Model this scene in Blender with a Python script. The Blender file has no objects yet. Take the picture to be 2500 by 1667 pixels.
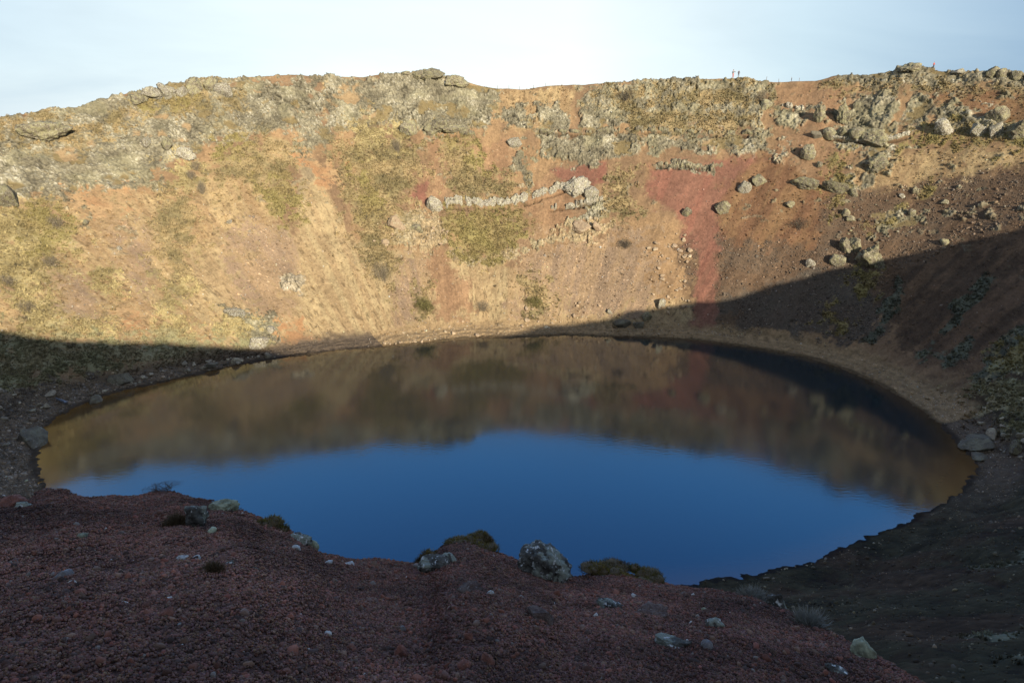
import bpy, bmesh, math, random
import numpy as np
from mathutils import Vector, Matrix, Euler

SC = bpy.context.scene
C = SC.collection
R = math.radians

# ------------------------------------------------------------------ camera, sky, sun, exposure
cam_d = bpy.data.cameras.new('camera'); cam = bpy.data.objects.new('camera', cam_d); C.objects.link(cam)
cam.location = (0, 0, 46.0); cam.rotation_euler = (R(90-19), 0, 0)
cam_d.sensor_width = 36; cam_d.lens = 24.0; cam_d.clip_end = 9000; cam_d.clip_start = 0.05
SC.camera = cam

SUN_AZ, SUN_EL = R(180-26), R(18)        # clockwise from +Y; behind the camera, to its right
world = bpy.data.worlds.new('World'); SC.world = world; world.use_nodes = True
wn = world.node_tree; wn.nodes.clear()
w_out = wn.nodes.new('ShaderNodeOutputWorld'); w_bg = wn.nodes.new('ShaderNodeBackground')
sky = wn.nodes.new('ShaderNodeTexSky'); sky.sky_type = 'NISHITA'; sky.sun_disc = False
sky.sun_elevation = SUN_EL; sky.sun_rotation = SUN_AZ; sky.air_density = 1.0; sky.dust_density = 0.15; sky.ozone_density = 1.6; sky.altitude = 800
w_bg.inputs['Strength'].default_value = 0.13
# thin high cirrus, thicker towards the horizon on the side away from the sun
w_tc = wn.nodes.new('ShaderNodeTexCoord')
w_map = wn.nodes.new('ShaderNodeMapping'); w_map.inputs['Scale'].default_value = (1.6, 1.6, 7.0)
w_no = wn.nodes.new('ShaderNodeTexNoise'); w_no.inputs['Scale'].default_value = 1.5; w_no.inputs['Detail'].default_value = 7; w_no.inputs['Roughness'].default_value = 0.55
w_no.inputs['Distortion'].default_value = 0.5
w_sep = wn.nodes.new('ShaderNodeSeparateXYZ')
w_el = wn.nodes.new('ShaderNodeMapRange'); w_el.interpolation_type = 'SMOOTHSTEP'
w_el.inputs['From Min'].default_value = 0.14; w_el.inputs['From Max'].default_value = 0.46; w_el.inputs['To Min'].default_value = 1.0; w_el.inputs['To Max'].default_value = 0.0
w_xr = wn.nodes.new('ShaderNodeValToRGB')
for k, (pp, cc) in enumerate(((0.0, (1.9,2.6,3.2)), (0.18, (2.5,3.2,3.75)), (0.34, (3.9,4.5,4.65)), (0.54, (4.3,4.7,4.75)), (0.68, (2.8,3.6,4.1)), (0.80, (1.15,1.9,2.8)), (1.0, (0.8,1.5,2.3)))):
    e = w_xr.color_ramp.elements[k] if k < 2 else w_xr.color_ramp.elements.new(pp)
    e.position = pp; e.color = (*[q/5.0 for q in cc], 1)
w_xm = wn.nodes.new('ShaderNodeMath'); w_xm.operation = 'MULTIPLY_ADD'; w_xm.inputs[1].default_value = 0.5; w_xm.inputs[2].default_value = 0.5
w_x5 = wn.nodes.new('ShaderNodeVectorMath'); w_x5.operation = 'SCALE'; w_x5.inputs['Scale'].default_value = 5.0
w_nr = wn.nodes.new('ShaderNodeMapRange'); w_nr.inputs['From Min'].default_value = 0.30; w_nr.inputs['From Max'].default_value = 0.68; w_nr.inputs['To Min'].default_value = 0.86
w_m1 = wn.nodes.new('ShaderNodeMath'); w_m1.operation = 'MULTIPLY'
w_mix = wn.nodes.new('ShaderNodeMix'); w_mix.data_type = 'RGBA'
L = wn.links.new
L(w_tc.outputs['Generated'], w_map.inputs['Vector']); L(w_map.outputs[0], w_no.inputs['Vector'])
L(w_tc.outputs['Generated'], w_sep.inputs[0]); L(w_sep.outputs['Z'], w_el.inputs['Value']); L(w_sep.outputs['X'], w_xm.inputs[0]); L(w_xm.outputs[0], w_xr.inputs['Fac']); L(w_xr.outputs['Color'], w_x5.inputs[0]); L(w_x5.outputs[0], w_mix.inputs['B'])
L(w_no.outputs[0], w_nr.inputs['Value'])
L(w_el.outputs[0], w_m1.inputs[0]); L(w_nr.outputs[0], w_m1.inputs[1])
L(w_m1.outputs[0], w_mix.inputs['Factor']); w_hs = wn.nodes.new('ShaderNodeHueSaturation'); w_hs.inputs['Saturation'].default_value = 0.55   # sky desaturated so that its light on shaded ground is less blue
L(sky.outputs[0], w_hs.inputs['Color']); L(w_hs.outputs[0], w_mix.inputs['A'])
# blue band added to the sky above the view, for the lake to reflect
w_bz = wn.nodes.new('ShaderNodeValToRGB'); w_bz.color_ramp.interpolation = 'EASE'
for k, (pp, vv) in enumerate(((0.34, 0.0), (0.50, 0.85), (0.62, 0.8), (0.85, 0.0))):
    e = w_bz.color_ramp.elements[k] if k < 2 else w_bz.color_ramp.elements.new(pp)
    e.position = pp; e.color = (vv, vv, vv, 1)
w_by = wn.nodes.new('ShaderNodeMapRange'); w_by.interpolation_type = 'SMOOTHSTEP'; w_by.inputs['From Min'].default_value = 0.1; w_by.inputs['From Max'].default_value = 0.6
w_bm = wn.nodes.new('ShaderNodeMath'); w_bm.operation = 'MULTIPLY'
w_mix2 = wn.nodes.new('ShaderNodeMix'); w_mix2.data_type = 'RGBA'
w_bc = wn.nodes.new('ShaderNodeValToRGB')
w_bc.color_ramp.elements[0].position = 0.44; w_bc.color_ramp.elements[0].color = (0.10, 0.40, 0.94, 1); w_bc.color_ramp.elements[1].position = 0.66; w_bc.color_ramp.elements[1].color = (0.035, 0.20, 0.70, 1)
w_b10 = wn.nodes.new('ShaderNodeVectorMath'); w_b10.operation = 'SCALE'; w_b10.inputs['Scale'].default_value = 12.0
L(w_sep.outputs['Z'], w_bc.inputs['Fac']); L(w_bc.outputs['Color'], w_b10.inputs[0]); L(w_b10.outputs[0], w_mix2.inputs['B'])
L(w_sep.outputs['Z'], w_bz.inputs['Fac']); L(w_sep.outputs['Y'], w_by.inputs['Value']); L(w_bz.outputs['Color'], w_bm.inputs[0]); L(w_by.outputs[0], w_bm.inputs[1])
L(w_bm.outputs[0], w_mix2.inputs['Factor']); L(w_mix.outputs['Result'], w_mix2.inputs['A'])
L(w_mix2.outputs['Result'], w_bg.inputs['Color']); L(w_bg.outputs[0], w_out.inputs['Surface'])

sun_d = bpy.data.lights.new('sun', 'SUN'); sun = bpy.data.objects.new('sun', sun_d); C.objects.link(sun)
sun_d.energy = 4.9; sun_d.angle = R(0.5); sun_d.color = (1.0, 0.90, 0.735)
sun_dir = Vector((math.sin(SUN_AZ)*math.cos(SUN_EL), math.cos(SUN_AZ)*math.cos(SUN_EL), math.sin(SUN_EL)))
sun.rotation_euler = sun_dir.to_track_quat('Z', 'Y').to_euler()
SC.view_settings.view_transform = 'Standard'; SC.view_settings.look = 'None'
SC.view_settings.exposure = 0.75; SC.view_settings.gamma = 1.0

# ------------------------------------------------------------------ crater shape
RIM = [(-179, 45.0), (-150, 50), (-125, 53), (-105.5, 53.4), (-104.1, 52.9), (-100.3, 52.0), (-96.4, 51.4), (-89.2, 51.3), (-81.2, 50.1), (-73.0, 48.2), (-61.9, 48.2), (-52.8, 47.7), (-51.3, 48.7), (-47.4, 48.9), (-42.6, 48.9), (-34.0, 47.2), (-28.2, 47.9), (-22.1, 47.9), (-17.3, 47.0), (-13.6, 46.3), (-12.7, 46.4), (25.0, 52.2), (26.6, 52.5), (28.5, 53.3), (30.2, 53.1), (32.1, 53.0), (34.0, 53.5), (35.7, 54.5), (36.5, 54.7), (37.7, 54.1), (38.5, 53.6), (40.6, 52.9), (41.9, 52.4), (43.3, 52.8), (45.6, 51.7), (47.1, 51.4), (50.1, 51.5), (52.5, 52.1), (54.4, 52.8), (57.2, 52.6), (60.7, 52.5), (66.7, 52.0), (73.1, 51.5), (77.7, 51.0), (82.4, 50.6), (86.6, 50.5), (90.0, 50.8), (92.7, 51.2), (96.2, 52.7), (98.8, 53.6), (100.5, 54.9), (102.8, 54.6), (105.5, 53.4), (109.4, 53.3), (114.4, 53.0), (118.0, 53.0), (122.6, 53.5), (128.0, 52.9), (132.1, 52.6), (135.1, 51.3), (139.8, 49.1), (144.2, 46.4), (148.2, 45.3), (152.0, 43.6), (152.3, 43.5), (160, 43.5), (170, 44.0)]
# ---- crater shape (metres, lake surface at z = 0, camera on the near rim) ----
CX, CY = -3.0, 97.0
SHORE = [(-67.1,86.2),(-71.6,96.9),(-69,105.7),(-59.2,113),(-42.2,124.7),(-28.8,129.4),(-20.9,131.4),(0,135.6),(21.6,136.4),(38.2,134),(49.4,129.4),(58.8,122.4),(63.9,112.1),(65.3,101.6),(64.8,90),(62,80.5),(52.1,72.5),(39.4,65.8),(30.7,61.4),(16.8,58.1),(0,57),(-20,58),(-40,64),(-54,72),(-62,79)]
_s = sorted((math.atan2(y-CY, x-CX), math.hypot(x-CX, y-CY)) for x, y in SHORE)
_sa = np.array([a for a, r in _s]); _sr = np.array([r for a, r in _s])
def wrap(a): return (a+np.pi) % (2*np.pi)-np.pi
def smooth_periodic(xs, ys, k, n=1440):
    g = np.linspace(-np.pi, np.pi, n, endpoint=False)
    v = np.interp(g, xs, ys, period=2*np.pi)
    w = np.exp(-0.5*(np.arange(-60, 61)/k)**2); w /= w.sum()
    return g, np.convolve(np.concatenate([v[-60:], v, v[:60]]), w, 'valid')
SG, SV = smooth_periodic(_sa, _sr, 7)
def shore_r(th): return np.interp(wrap(th), SG, SV, period=2*np.pi)
def rim_r(th):
    c, s = np.cos(th), np.sin(th)
    b = np.where(s > 0, 96.0, 107.0)
    return 1/np.sqrt((c/132.0)**2+(s/b)**2)
RG, RV = smooth_periodic(np.radians(np.array([a for a, z in RIM], float)), np.array([z for a, z in RIM], float), 3)
def rim_h(th): return np.interp(wrap(th), RG, RV, period=2*np.pi)
BEACH = 5.0
def profile(th, t):
    """height of the smooth crater wall; t = 0 at the shore, 1 on the rim"""
    w = rim_r(th)-shore_r(th); hr = rim_h(th)
    d = t*w
    zb = 0.9
    tt = np.clip((d-BEACH)/(w-BEACH), 0, 1)
    up = zb+(hr-zb)*(0.80*tt+0.20*tt*tt)
    beach = d*zb/BEACH
    z = np.where(d < BEACH, beach, up)
    z = np.where(d < 0, d*0.25, z)
    o = np.clip(t-1, 0, None)*w
    return np.where(t > 1, np.maximum(hr-0.30*o-0.002*np.minimum(o, 30)**2, -40.0), z)
def wall_xyz(th, t):
    r = shore_r(th)+t*(rim_r(th)-shore_r(th))
    return CX+r*np.cos(th), CY+r*np.sin(th), profile(th, t)
def ground_z(x, y):
    th = np.arctan2(y-CY, x-CX); r = np.hypot(x-CX, y-CY)
    s = shore_r(th)
    return profile(th, (r-s)/(rim_r(th)-s))


ZONES = [
 ('orange',4,3,[(277.9,53.6),(266.8,52.2),(251.4,47.2),(214.5,56.3),(252.6,-0.3),(315.1,12.3)]),
 ('tan',5,3,[(255.2,34.0),(223.9,32.9),(197.1,27.6),(124.7,18.5),(81.7,13.0),(70.3,-3.7),(113.2,-6.2),(217.8,-4.4),(263.3,0.1)]),
 ('gravel',5,4,[(96.2,30.3),(66.5,43.4),(52.2,47.7),(33.9,54.1),(12.3,27.4),(32.3,18.5),(73.6,0.7)]),
 ('brown',4,3,[(95.3,50.4),(80.8,54.9),(64.8,50.2),(63.8,38.0),(62.8,29.6),(79.1,29.2),(91.2,35.3)]),
 ('orange',4,3,[(65.2,49.3),(55.3,53.6),(42.5,55.8),(35.9,57.4),(33.5,53.4),(45.4,48.7),(57.8,43.2),(63.5,44.1)]),
 ('purple',4,4,[(262.5,40.6),(257.2,38.0),(264.2,26.6),(272.7,18.4),(269.4,27.6),(266.3,34.4)]),
 ('purple',4,5,[(236.5,35.5),(229.7,33.3),(226.3,28.8),(236.5,14.4),(245.4,12.1),(251.6,16.7),(245.5,27.1)]),
 ('purple',4,5,[(200.0,24.4),(183.7,27.1),(185.6,12.0),(196.6,6.0),(210.8,8.6)]),
 ('purple',4,5,[(149.9,28.0),(135.9,30.1),(118.6,32.3),(102.9,27.9),(94.9,12.2),(111.2,7.1),(149.8,9.6)]),
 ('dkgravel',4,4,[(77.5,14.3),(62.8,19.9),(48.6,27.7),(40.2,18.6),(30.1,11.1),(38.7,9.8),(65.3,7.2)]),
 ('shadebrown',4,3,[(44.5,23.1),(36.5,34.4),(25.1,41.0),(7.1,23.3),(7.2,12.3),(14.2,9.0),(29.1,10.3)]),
 ('red',6,3,[(111.0,47.7),(95.3,50.4),(83.8,52.7),(87.5,47.0),(90.2,43.3),(85.3,29.0),(91.0,27.3),(101.0,37.0),(109.4,40.9)]),
 ('red',2,1.2,[(96.2,42.6),(91.1,43.3),(85.4,29.0),(72.0,6.6),(78.8,5.7),(88.1,24.1)]),
 ('red',2,2,[(141.0,48.3),(132.5,49.6),(123.4,49.4),(122.6,43.8),(129.6,41.6),(137.0,44.2)]),
 ('redorange',2,2,[(162.9,54.2),(153.0,56.7),(149.4,50.2),(151.2,46.7),(158.2,44.1),(162.1,47.9)]),
 ('redorange',2,2,[(162.2,54.3),(156.9,55.9),(154.8,48.9),(148.0,42.0),(152.4,42.0),(161.1,46.3)]),
 ('redorange',2,3,[(153.2,43.1),(141.5,46.6),(135.2,41.7),(129.4,34.7),(139.4,32.5),(150.6,37.2)]),
 ('redorange',2,2,[(183.6,54.9),(174.5,54.2),(175.9,47.5),(177.5,44.2),(174.2,41.1),(172.3,38.9),(181.3,37.7),(188.3,36.1),(187.5,40.6),(183.3,44.3),(179.3,46.5),(181.0,51.2)]),
 ('red',1,1,[(184.6,42.7),(180.3,43.3),(182.0,38.0),(186.6,37.3),(187.7,39.4)]),
 ('redorange',4,4,[(184.0,26.1),(179.6,27.3),(177.3,22.4),(170.1,17.2),(168.3,9.6),(176.9,7.5),(187.3,7.7),(185.6,17.5)]),
 ('redorange',2,2,[(88.2,69.6),(71.6,67.8),(69.8,63.1),(70.4,57.1),(84.1,58.2),(87.5,62.5)]),
 ('brown',2,2,[(56.3,66.4),(47.8,66.2),(40.6,66.4),(37.5,60.4),(46.1,59.0),(54.2,63.1),(61.9,64.4)]),
 ('redorange',2,2,[(84.8,57.6),(74.5,56.8),(66.3,53.5),(63.8,48.1),(70.8,44.7),(80.4,51.6)]),
 ('redorange',2,2,[(254.8,65.1),(247.3,68.9),(245.8,67.7),(249.1,65.9),(253.4,64.2)]),
 ('orange',3,2,[(158.3,69.3),(143.9,69.8),(135.6,69.4),(136.1,64.6),(139.0,58.3),(145.3,57.9),(155.0,58.4),(159.5,62.8)]),
 ('orange',1,2,[(204.5,69.8),(186.4,69.8),(186.1,68.7),(202.2,68.5),(204.9,63.2),(205.5,58.7),(207.1,58.7),(206.3,63.1)]),
 ('redorange',1,2,[(261.5,57.7),(253.3,61.9),(253.2,60.7),(256.6,56.3),(260.8,56.3)]),
 ('orange',1,1,[(223.3,69.1),(220.9,69.5),(224.1,63.3),(225.5,63.3)]),
 ('khaki',2,1.5,[(216.2,49.0),(211.9,49.8),(212.4,45.4),(217.3,38.0),(222.1,32.8),(223.5,35.1),(220.7,41.4)]),
 ('tan',2,2,[(222.8,37.2),(213.6,45.4),(211.6,40.0),(210.3,31.3),(206.8,23.5),(203.8,13.8),(212.0,3.1),(246.0,2.9),(236.5,14.4),(228.9,24.6)]),
 ('sand',2,2,[(188.4,5.3),(119.9,6.4),(105.0,8.4),(113.2,-6.2),(227.4,-5.5),(255.1,2.6),(231.2,5.2)]),
 ('rock',2,4,[(268.7,71.4),(255.8,71.4),(243.9,71.4),(234.0,71.4),(221.7,69.8),(203.9,70.0),(207.8,56.5),(216.4,54.2),(223.2,55.7),(233.6,54.5),(240.1,52.8),(252.5,48.4),(259.5,49.1),(267.1,48.2),(272.8,49.3),(281.9,47.6)]),
 ('rock',2,3,[(217.2,54.0),(208.4,56.4),(204.9,58.8),(203.3,56.5),(210.1,51.5),(214.8,49.5),(218.1,49.8)]),
 ('rock',2,3,[(203.7,68.7),(186.4,70.1),(179.5,71.4),(172.5,71.4),(167.8,71.4),(160.7,71.4),(157.1,68.4),(159.8,59.8),(164.1,56.5),(178.6,54.1),(185.8,56.6),(192.5,57.9),(203.0,55.4),(206.1,56.6)]),
 ('rock',1,2,[(156.4,64.2),(149.6,65.2),(147.8,59.6),(155.7,58.8)]),
 ('rock',1,2,[(146.9,65.6),(140.5,65.8),(136.9,61.8),(136.4,58.1),(145.4,58.3)]),
 ('rock',2,3,[(136.4,68.5),(127.6,70.0),(105.9,71.4),(94.1,71.4),(88.2,69.5),(88.0,65.1),(87.4,58.1),(133.9,57.8),(133.4,62.7)]),
 ('rock',2,3,[(145.8,57.7),(86.9,57.0),(82.5,53.3),(84.5,52.1),(90.6,52.1),(104.8,52.1),(115.2,51.4),(123.4,49.4),(136.3,48.2),(144.0,51.3)]),
 ('rock',2,3,[(71.0,66.3),(64.2,66.1),(61.5,62.1),(58.6,55.1),(63.4,54.1),(69.9,56.1),(70.9,61.3)]),
 ('rock',2,2,[(80.5,71.4),(73.3,71.4),(65.8,71.4),(59.4,71.4),(42.5,71.4),(40.8,66.7),(47.9,66.4),(55.8,66.6),(64.0,65.7),(71.2,66.8)]),
 ('rock',2,3,[(62.3,64.3),(58.3,66.0),(55.4,61.2),(57.6,55.2),(60.7,59.4)]),
 ('rock',1,2,[(56.1,62.2),(55.0,63.4),(50.7,61.6),(45.1,59.6),(37.8,60.9),(35.2,56.2),(44.8,56.4),(53.2,56.7)]),
 ('rock',1,2,[(85.7,63.8),(79.7,63.4),(78.0,59.3),(79.8,58.0),(84.9,60.4)]),
 ('rock',1,2,[(77.4,62.8),(75.7,62.8),(73.6,58.9),(75.6,59.5)]),
 ('rock',1,2,[(73.8,61.4),(72.6,64.6),(71.3,62.3),(71.7,59.2)]),
 ('rock',1,2,[(82.3,56.3),(81.1,56.6),(79.1,52.5),(77.4,50.9),(80.1,50.9)]),
 ('rock',1,2,[(70.7,54.9),(66.8,54.6),(65.3,51.3),(68.0,51.7)]),
 ('rock',1,2,[(64.5,53.1),(58.8,54.6),(57.7,49.3),(61.4,48.3)]),
 ('rock',1,2,[(65.4,48.3),(64.3,49.1),(60.5,42.6),(61.7,42.4)]),
 ('rock',1,2,[(60.9,46.5),(58.4,46.6),(57.9,42.7),(58.9,42.9)]),
 ('rock',1,2,[(154.2,52.5),(150.2,52.6),(146.1,44.3),(147.3,42.0),(150.5,46.7),(153.4,48.9)]),
 ('rock',1,2,[(130.2,38.1),(120.7,39.2),(119.3,34.6),(124.4,32.3),(132.2,34.1),(128.2,35.8)]),
 ('rock',1,3,[(54.3,38.4),(49.5,40.0),(45.7,37.7),(47.6,34.2),(51.2,34.5)]),
 ('rock',1,2,[(110.6,48.4),(103.6,48.8),(93.5,48.7),(94.0,47.1),(103.1,47.2),(110.4,47.5)]),
 ('tanrock',1,3,[(196.5,35.3),(185.4,36.1),(177.1,32.2),(176.4,26.7),(188.3,25.2),(197.1,27.6)]),
 ('tanrock',1,3,[(177.2,26.7),(164.9,25.3),(148.3,27.9),(134.6,31.3),(129.1,33.4),(118.8,32.9),(119.1,29.4),(140.2,27.8),(151.2,23.3),(168.7,21.7),(175.3,23.4)]),
 ('rock',1,4,[(256.3,16.7),(250.5,16.5),(250.1,12.8),(246.4,11.1),(249.2,5.6),(259.7,5.8),(259.6,13.1)]),
 ('whiterock',1,3,[(237.7,21.3),(232.0,20.6),(235.1,16.5),(238.9,18.1)]),
 ('heather',3,4,[(233.8,54.1),(223.4,55.1),(216.8,53.1),(218.3,48.9),(222.3,38.2),(226.2,35.3),(227.9,38.6),(231.0,43.2),(235.5,44.7),(238.4,46.9),(239.9,49.4)]),
 ('moss',1,3,[(229.5,44.2),(219.9,45.7),(222.1,38.2),(224.9,35.2),(228.5,35.4),(229.0,40.9)]),
 ('heather',2,3,[(247.1,65.8),(241.3,67.9),(232.6,67.2),(224.4,66.2),(226.0,63.4),(235.9,63.7),(242.5,64.3),(247.5,64.2)]),
 ('moss',1,2,[(244.5,67.1),(235.5,66.6),(234.1,65.8),(239.7,64.9),(244.4,65.5)]),
 ('heather',2,3,[(266.6,63.6),(259.1,64.9),(251.8,65.0),(248.7,64.9),(252.8,62.9),(261.5,61.7),(266.8,62.0)]),
 ('heather',2,3,[(270.3,67.2),(261.7,69.3),(256.4,69.1),(263.1,66.6),(272.0,64.0)]),
 ('heather',3,4,[(203.1,55.1),(191.2,57.3),(184.9,54.8),(180.5,47.5),(182.7,44.5),(186.9,40.6),(190.0,35.1),(195.9,30.9),(196.7,26.5),(199.2,18.9),(204.5,17.5),(206.1,22.5),(207.6,27.9),(208.8,34.5),(207.6,42.2),(208.0,47.7)]),
 ('ygrass',2,4,[(197.4,56.4),(190.0,57.1),(187.1,56.2),(187.2,52.8),(192.3,52.4),(198.6,52.0)]),
 ('moss',1,3,[(203.7,46.0),(200.7,45.4),(196.8,40.9),(197.3,35.4),(203.3,34.5),(202.6,39.9)]),
 ('heather',2,3,[(174.3,54.0),(164.5,56.0),(162.6,49.6),(162.2,47.1),(151.1,44.4),(147.7,41.7),(159.7,39.6),(173.1,38.8),(174.9,44.3),(175.6,49.7)]),
 ('moss',1,3,[(173.4,53.9),(164.6,55.6),(162.4,47.2),(165.2,48.1),(170.3,51.8)]),
 ('moss',2,3,[(175.0,35.3),(149.2,37.9),(146.8,32.6),(151.5,27.4),(156.4,23.2),(166.8,22.9),(175.0,25.7),(176.7,30.0)]),
 ('heather',2,3,[(122.7,46.7),(116.4,46.9),(112.2,34.6),(120.0,36.9)]),
 ('heather',2,3,[(134.1,67.6),(124.9,68.0),(109.3,67.2),(92.9,66.5),(88.7,68.3),(88.3,64.5),(99.7,63.0),(115.2,64.6),(126.6,64.6)]),
 ('heather',2,3,[(122.8,63.3),(107.9,62.1),(95.1,61.4),(89.1,60.0),(91.6,57.5),(106.4,57.1),(119.4,58.6)]),
 ('moss',2,3,[(57.1,57.2),(50.3,57.9),(42.2,57.7),(35.4,56.6),(34.9,55.9),(48.7,54.8),(57.1,54.3)]),
 ('heather',2,2,[(77.4,68.4),(63.0,66.8),(51.5,67.4),(41.2,67.6),(40.7,66.6),(54.3,66.2),(68.4,65.6)]),
 ('moss',1,2,[(69.7,50.8),(66.6,50.6),(62.8,43.1),(66.5,44.3)]),
 ('moss',1,1.5,[(65.4,41.5),(61.2,41.5),(61.5,37.2),(62.0,36.1)]),
 ('moss',1,1,[(49.2,43.5),(49.2,47.6),(48.2,47.2),(47.7,44.3),(48.1,42.7)]),
 ('moss',1,1,[(51.3,40.3),(49.9,41.4),(49.6,40.0)]),
 ('moss',1,1,[(51.6,36.7),(49.9,37.8),(49.2,35.4)]),
 ('moss',1,1,[(54.5,35.1),(53.4,35.4),(52.9,34.0)]),
 ('moss',1,2,[(49.7,25.3),(46.5,25.9),(43.4,21.8),(46.0,20.6)]),
 ('moss',1,2,[(50.0,14.2),(49.7,17.1),(46.3,12.7),(43.6,14.3),(43.4,11.5)]),
 ('heather',1,3,[(149.0,18.7),(140.1,18.6),(129.7,12.7),(141.9,9.5)]),
 ('heather',1,3,[(192.3,16.5),(186.6,17.4),(187.4,9.9),(195.1,8.6)]),
 ('moss',1,3,[(233.6,54.5),(228.0,53.8),(228.7,52.2),(234.5,52.6)]),
 ('ygrass',3,4,[(281.6,48.0),(269.4,47.9),(268.4,45.5),(272.3,37.9),(279.5,29.9),(285.1,25.2),(285.8,21.8),(280.1,22.1),(276.1,23.0),(282.4,14.6),(285.8,11.8),(305.1,19.4)]),
 ('moss',1,3,[(274.0,47.4),(268.1,47.8),(272.2,40.2),(275.4,39.1),(275.5,43.1)]),
 ('moss',1,3,[(275.9,40.9),(272.7,39.7),(278.2,34.3),(279.4,35.8)]),
 ('orange',1,2,[(292.5,33.2),(290.5,29.2),(295.4,20.1),(298.3,20.1),(300.0,24.2)]),
 ('purple',3,3,[(280.9,30.1),(275.1,31.3),(276.5,25.5),(283.5,19.9),(285.2,22.9)]),
 ('ygrass',1,3,[(273.9,32.2),(271.5,30.5),(274.3,25.0),(277.3,25.1)]),
 ('ygrass',1,3,[(244.6,53.0),(240.1,52.8),(241.8,47.7),(243.6,43.7),(247.0,42.9),(246.5,47.9)]),
 ('heather',1,3,[(250.7,47.0),(243.1,44.6),(246.1,38.8),(250.9,33.1),(258.8,24.0),(263.6,20.2),(268.6,21.3),(260.7,30.5),(255.8,38.9)]),
 ('ygrass',1,3,[(265.9,24.5),(259.3,25.3),(264.9,19.3),(269.1,12.6),(269.6,8.9),(279.9,11.4),(271.7,18.3)]),
 ('ygrass',1,3,[(262.4,13.7),(253.5,14.6),(251.7,12.5),(258.6,9.3),(266.8,8.3)]),
 ('rust',1,3,[(276.6,21.9),(275.9,19.2),(278.6,13.6),(282.9,12.3),(282.4,14.6)]),
 ('rust',1,3,[(248.4,9.0),(240.0,10.4),(239.5,6.9),(244.0,4.9),(249.9,6.3)]),
 ('rust',1,3,[(264.5,49.4),(255.5,47.5),(256.3,44.8),(262.6,44.2),(265.4,46.1)]),
 ('rust',1,3,[(215.0,49.2),(207.8,46.5),(210.7,42.2),(213.3,43.2)]),
 ('dkgrass',3,4,[(301.6,22.6),(285.0,14.7),(264.3,8.5),(253.2,4.5),(270.6,2.6),(290.7,5.6),(303.9,7.3),(320.4,10.3)]),
 ('dkstony',3,4,[(319.0,10.7),(303.9,7.3),(290.7,5.6),(273.2,2.5),(256.1,1.7),(260.1,-1.9),(300.0,-4.0),(323.2,-0.1),(351.5,1.3),(357.0,8.4)]),
 ('teal',2,3,[(-79.6,15.8),(-72.4,16.2),(-70.9,17.2),(-75.5,18.3),(-79.4,17.5),(-82.5,17.0)]),
 ('teal',1,2,[(-119.2,32.5),(-116.0,32.6),(-114.3,33.1),(-116.0,33.9),(-118.6,33.4)]),
 ('teal',1,2,[(-111.5,29.1),(-111.4,29.9),(-110.8,30.4),(-112.9,31.3),(-113.2,30.6)]),
 ('teal',1,2,[(35.2,9.6),(41.4,24.9),(39.1,24.3),(36.3,16.2),(33.4,10.1)]),
 ('teal',1,2.5,[(24.9,18.5),(27.2,22.2),(27.0,29.6),(25.3,29.0),(22.8,21.5),(22.8,17.0)]),
 ('teal',1,2.5,[(23.2,10.1),(24.4,12.0),(23.4,13.4),(21.0,12.0),(21.9,10.0)]),
 ('teal',1,2.5,[(16.4,10.4),(19.3,15.0),(18.8,18.0),(16.7,17.1),(14.5,12.4),(14.9,9.8)]),
 ('teal',2,3,[(9.1,11.3),(12.7,18.8),(12.3,27.4),(0.6,19.0),(3.5,13.0),(6.3,10.4)]),
 ('moss',2,3,[(10.7,17.4),(6.2,22.6),(-0.4,18.4),(5.0,14.4)]),
 ('dkgrass',3,4,[(7.9,8.4),(-1.4,17.9),(-18.1,10.9),(-12.2,7.9)]),
]
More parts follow.
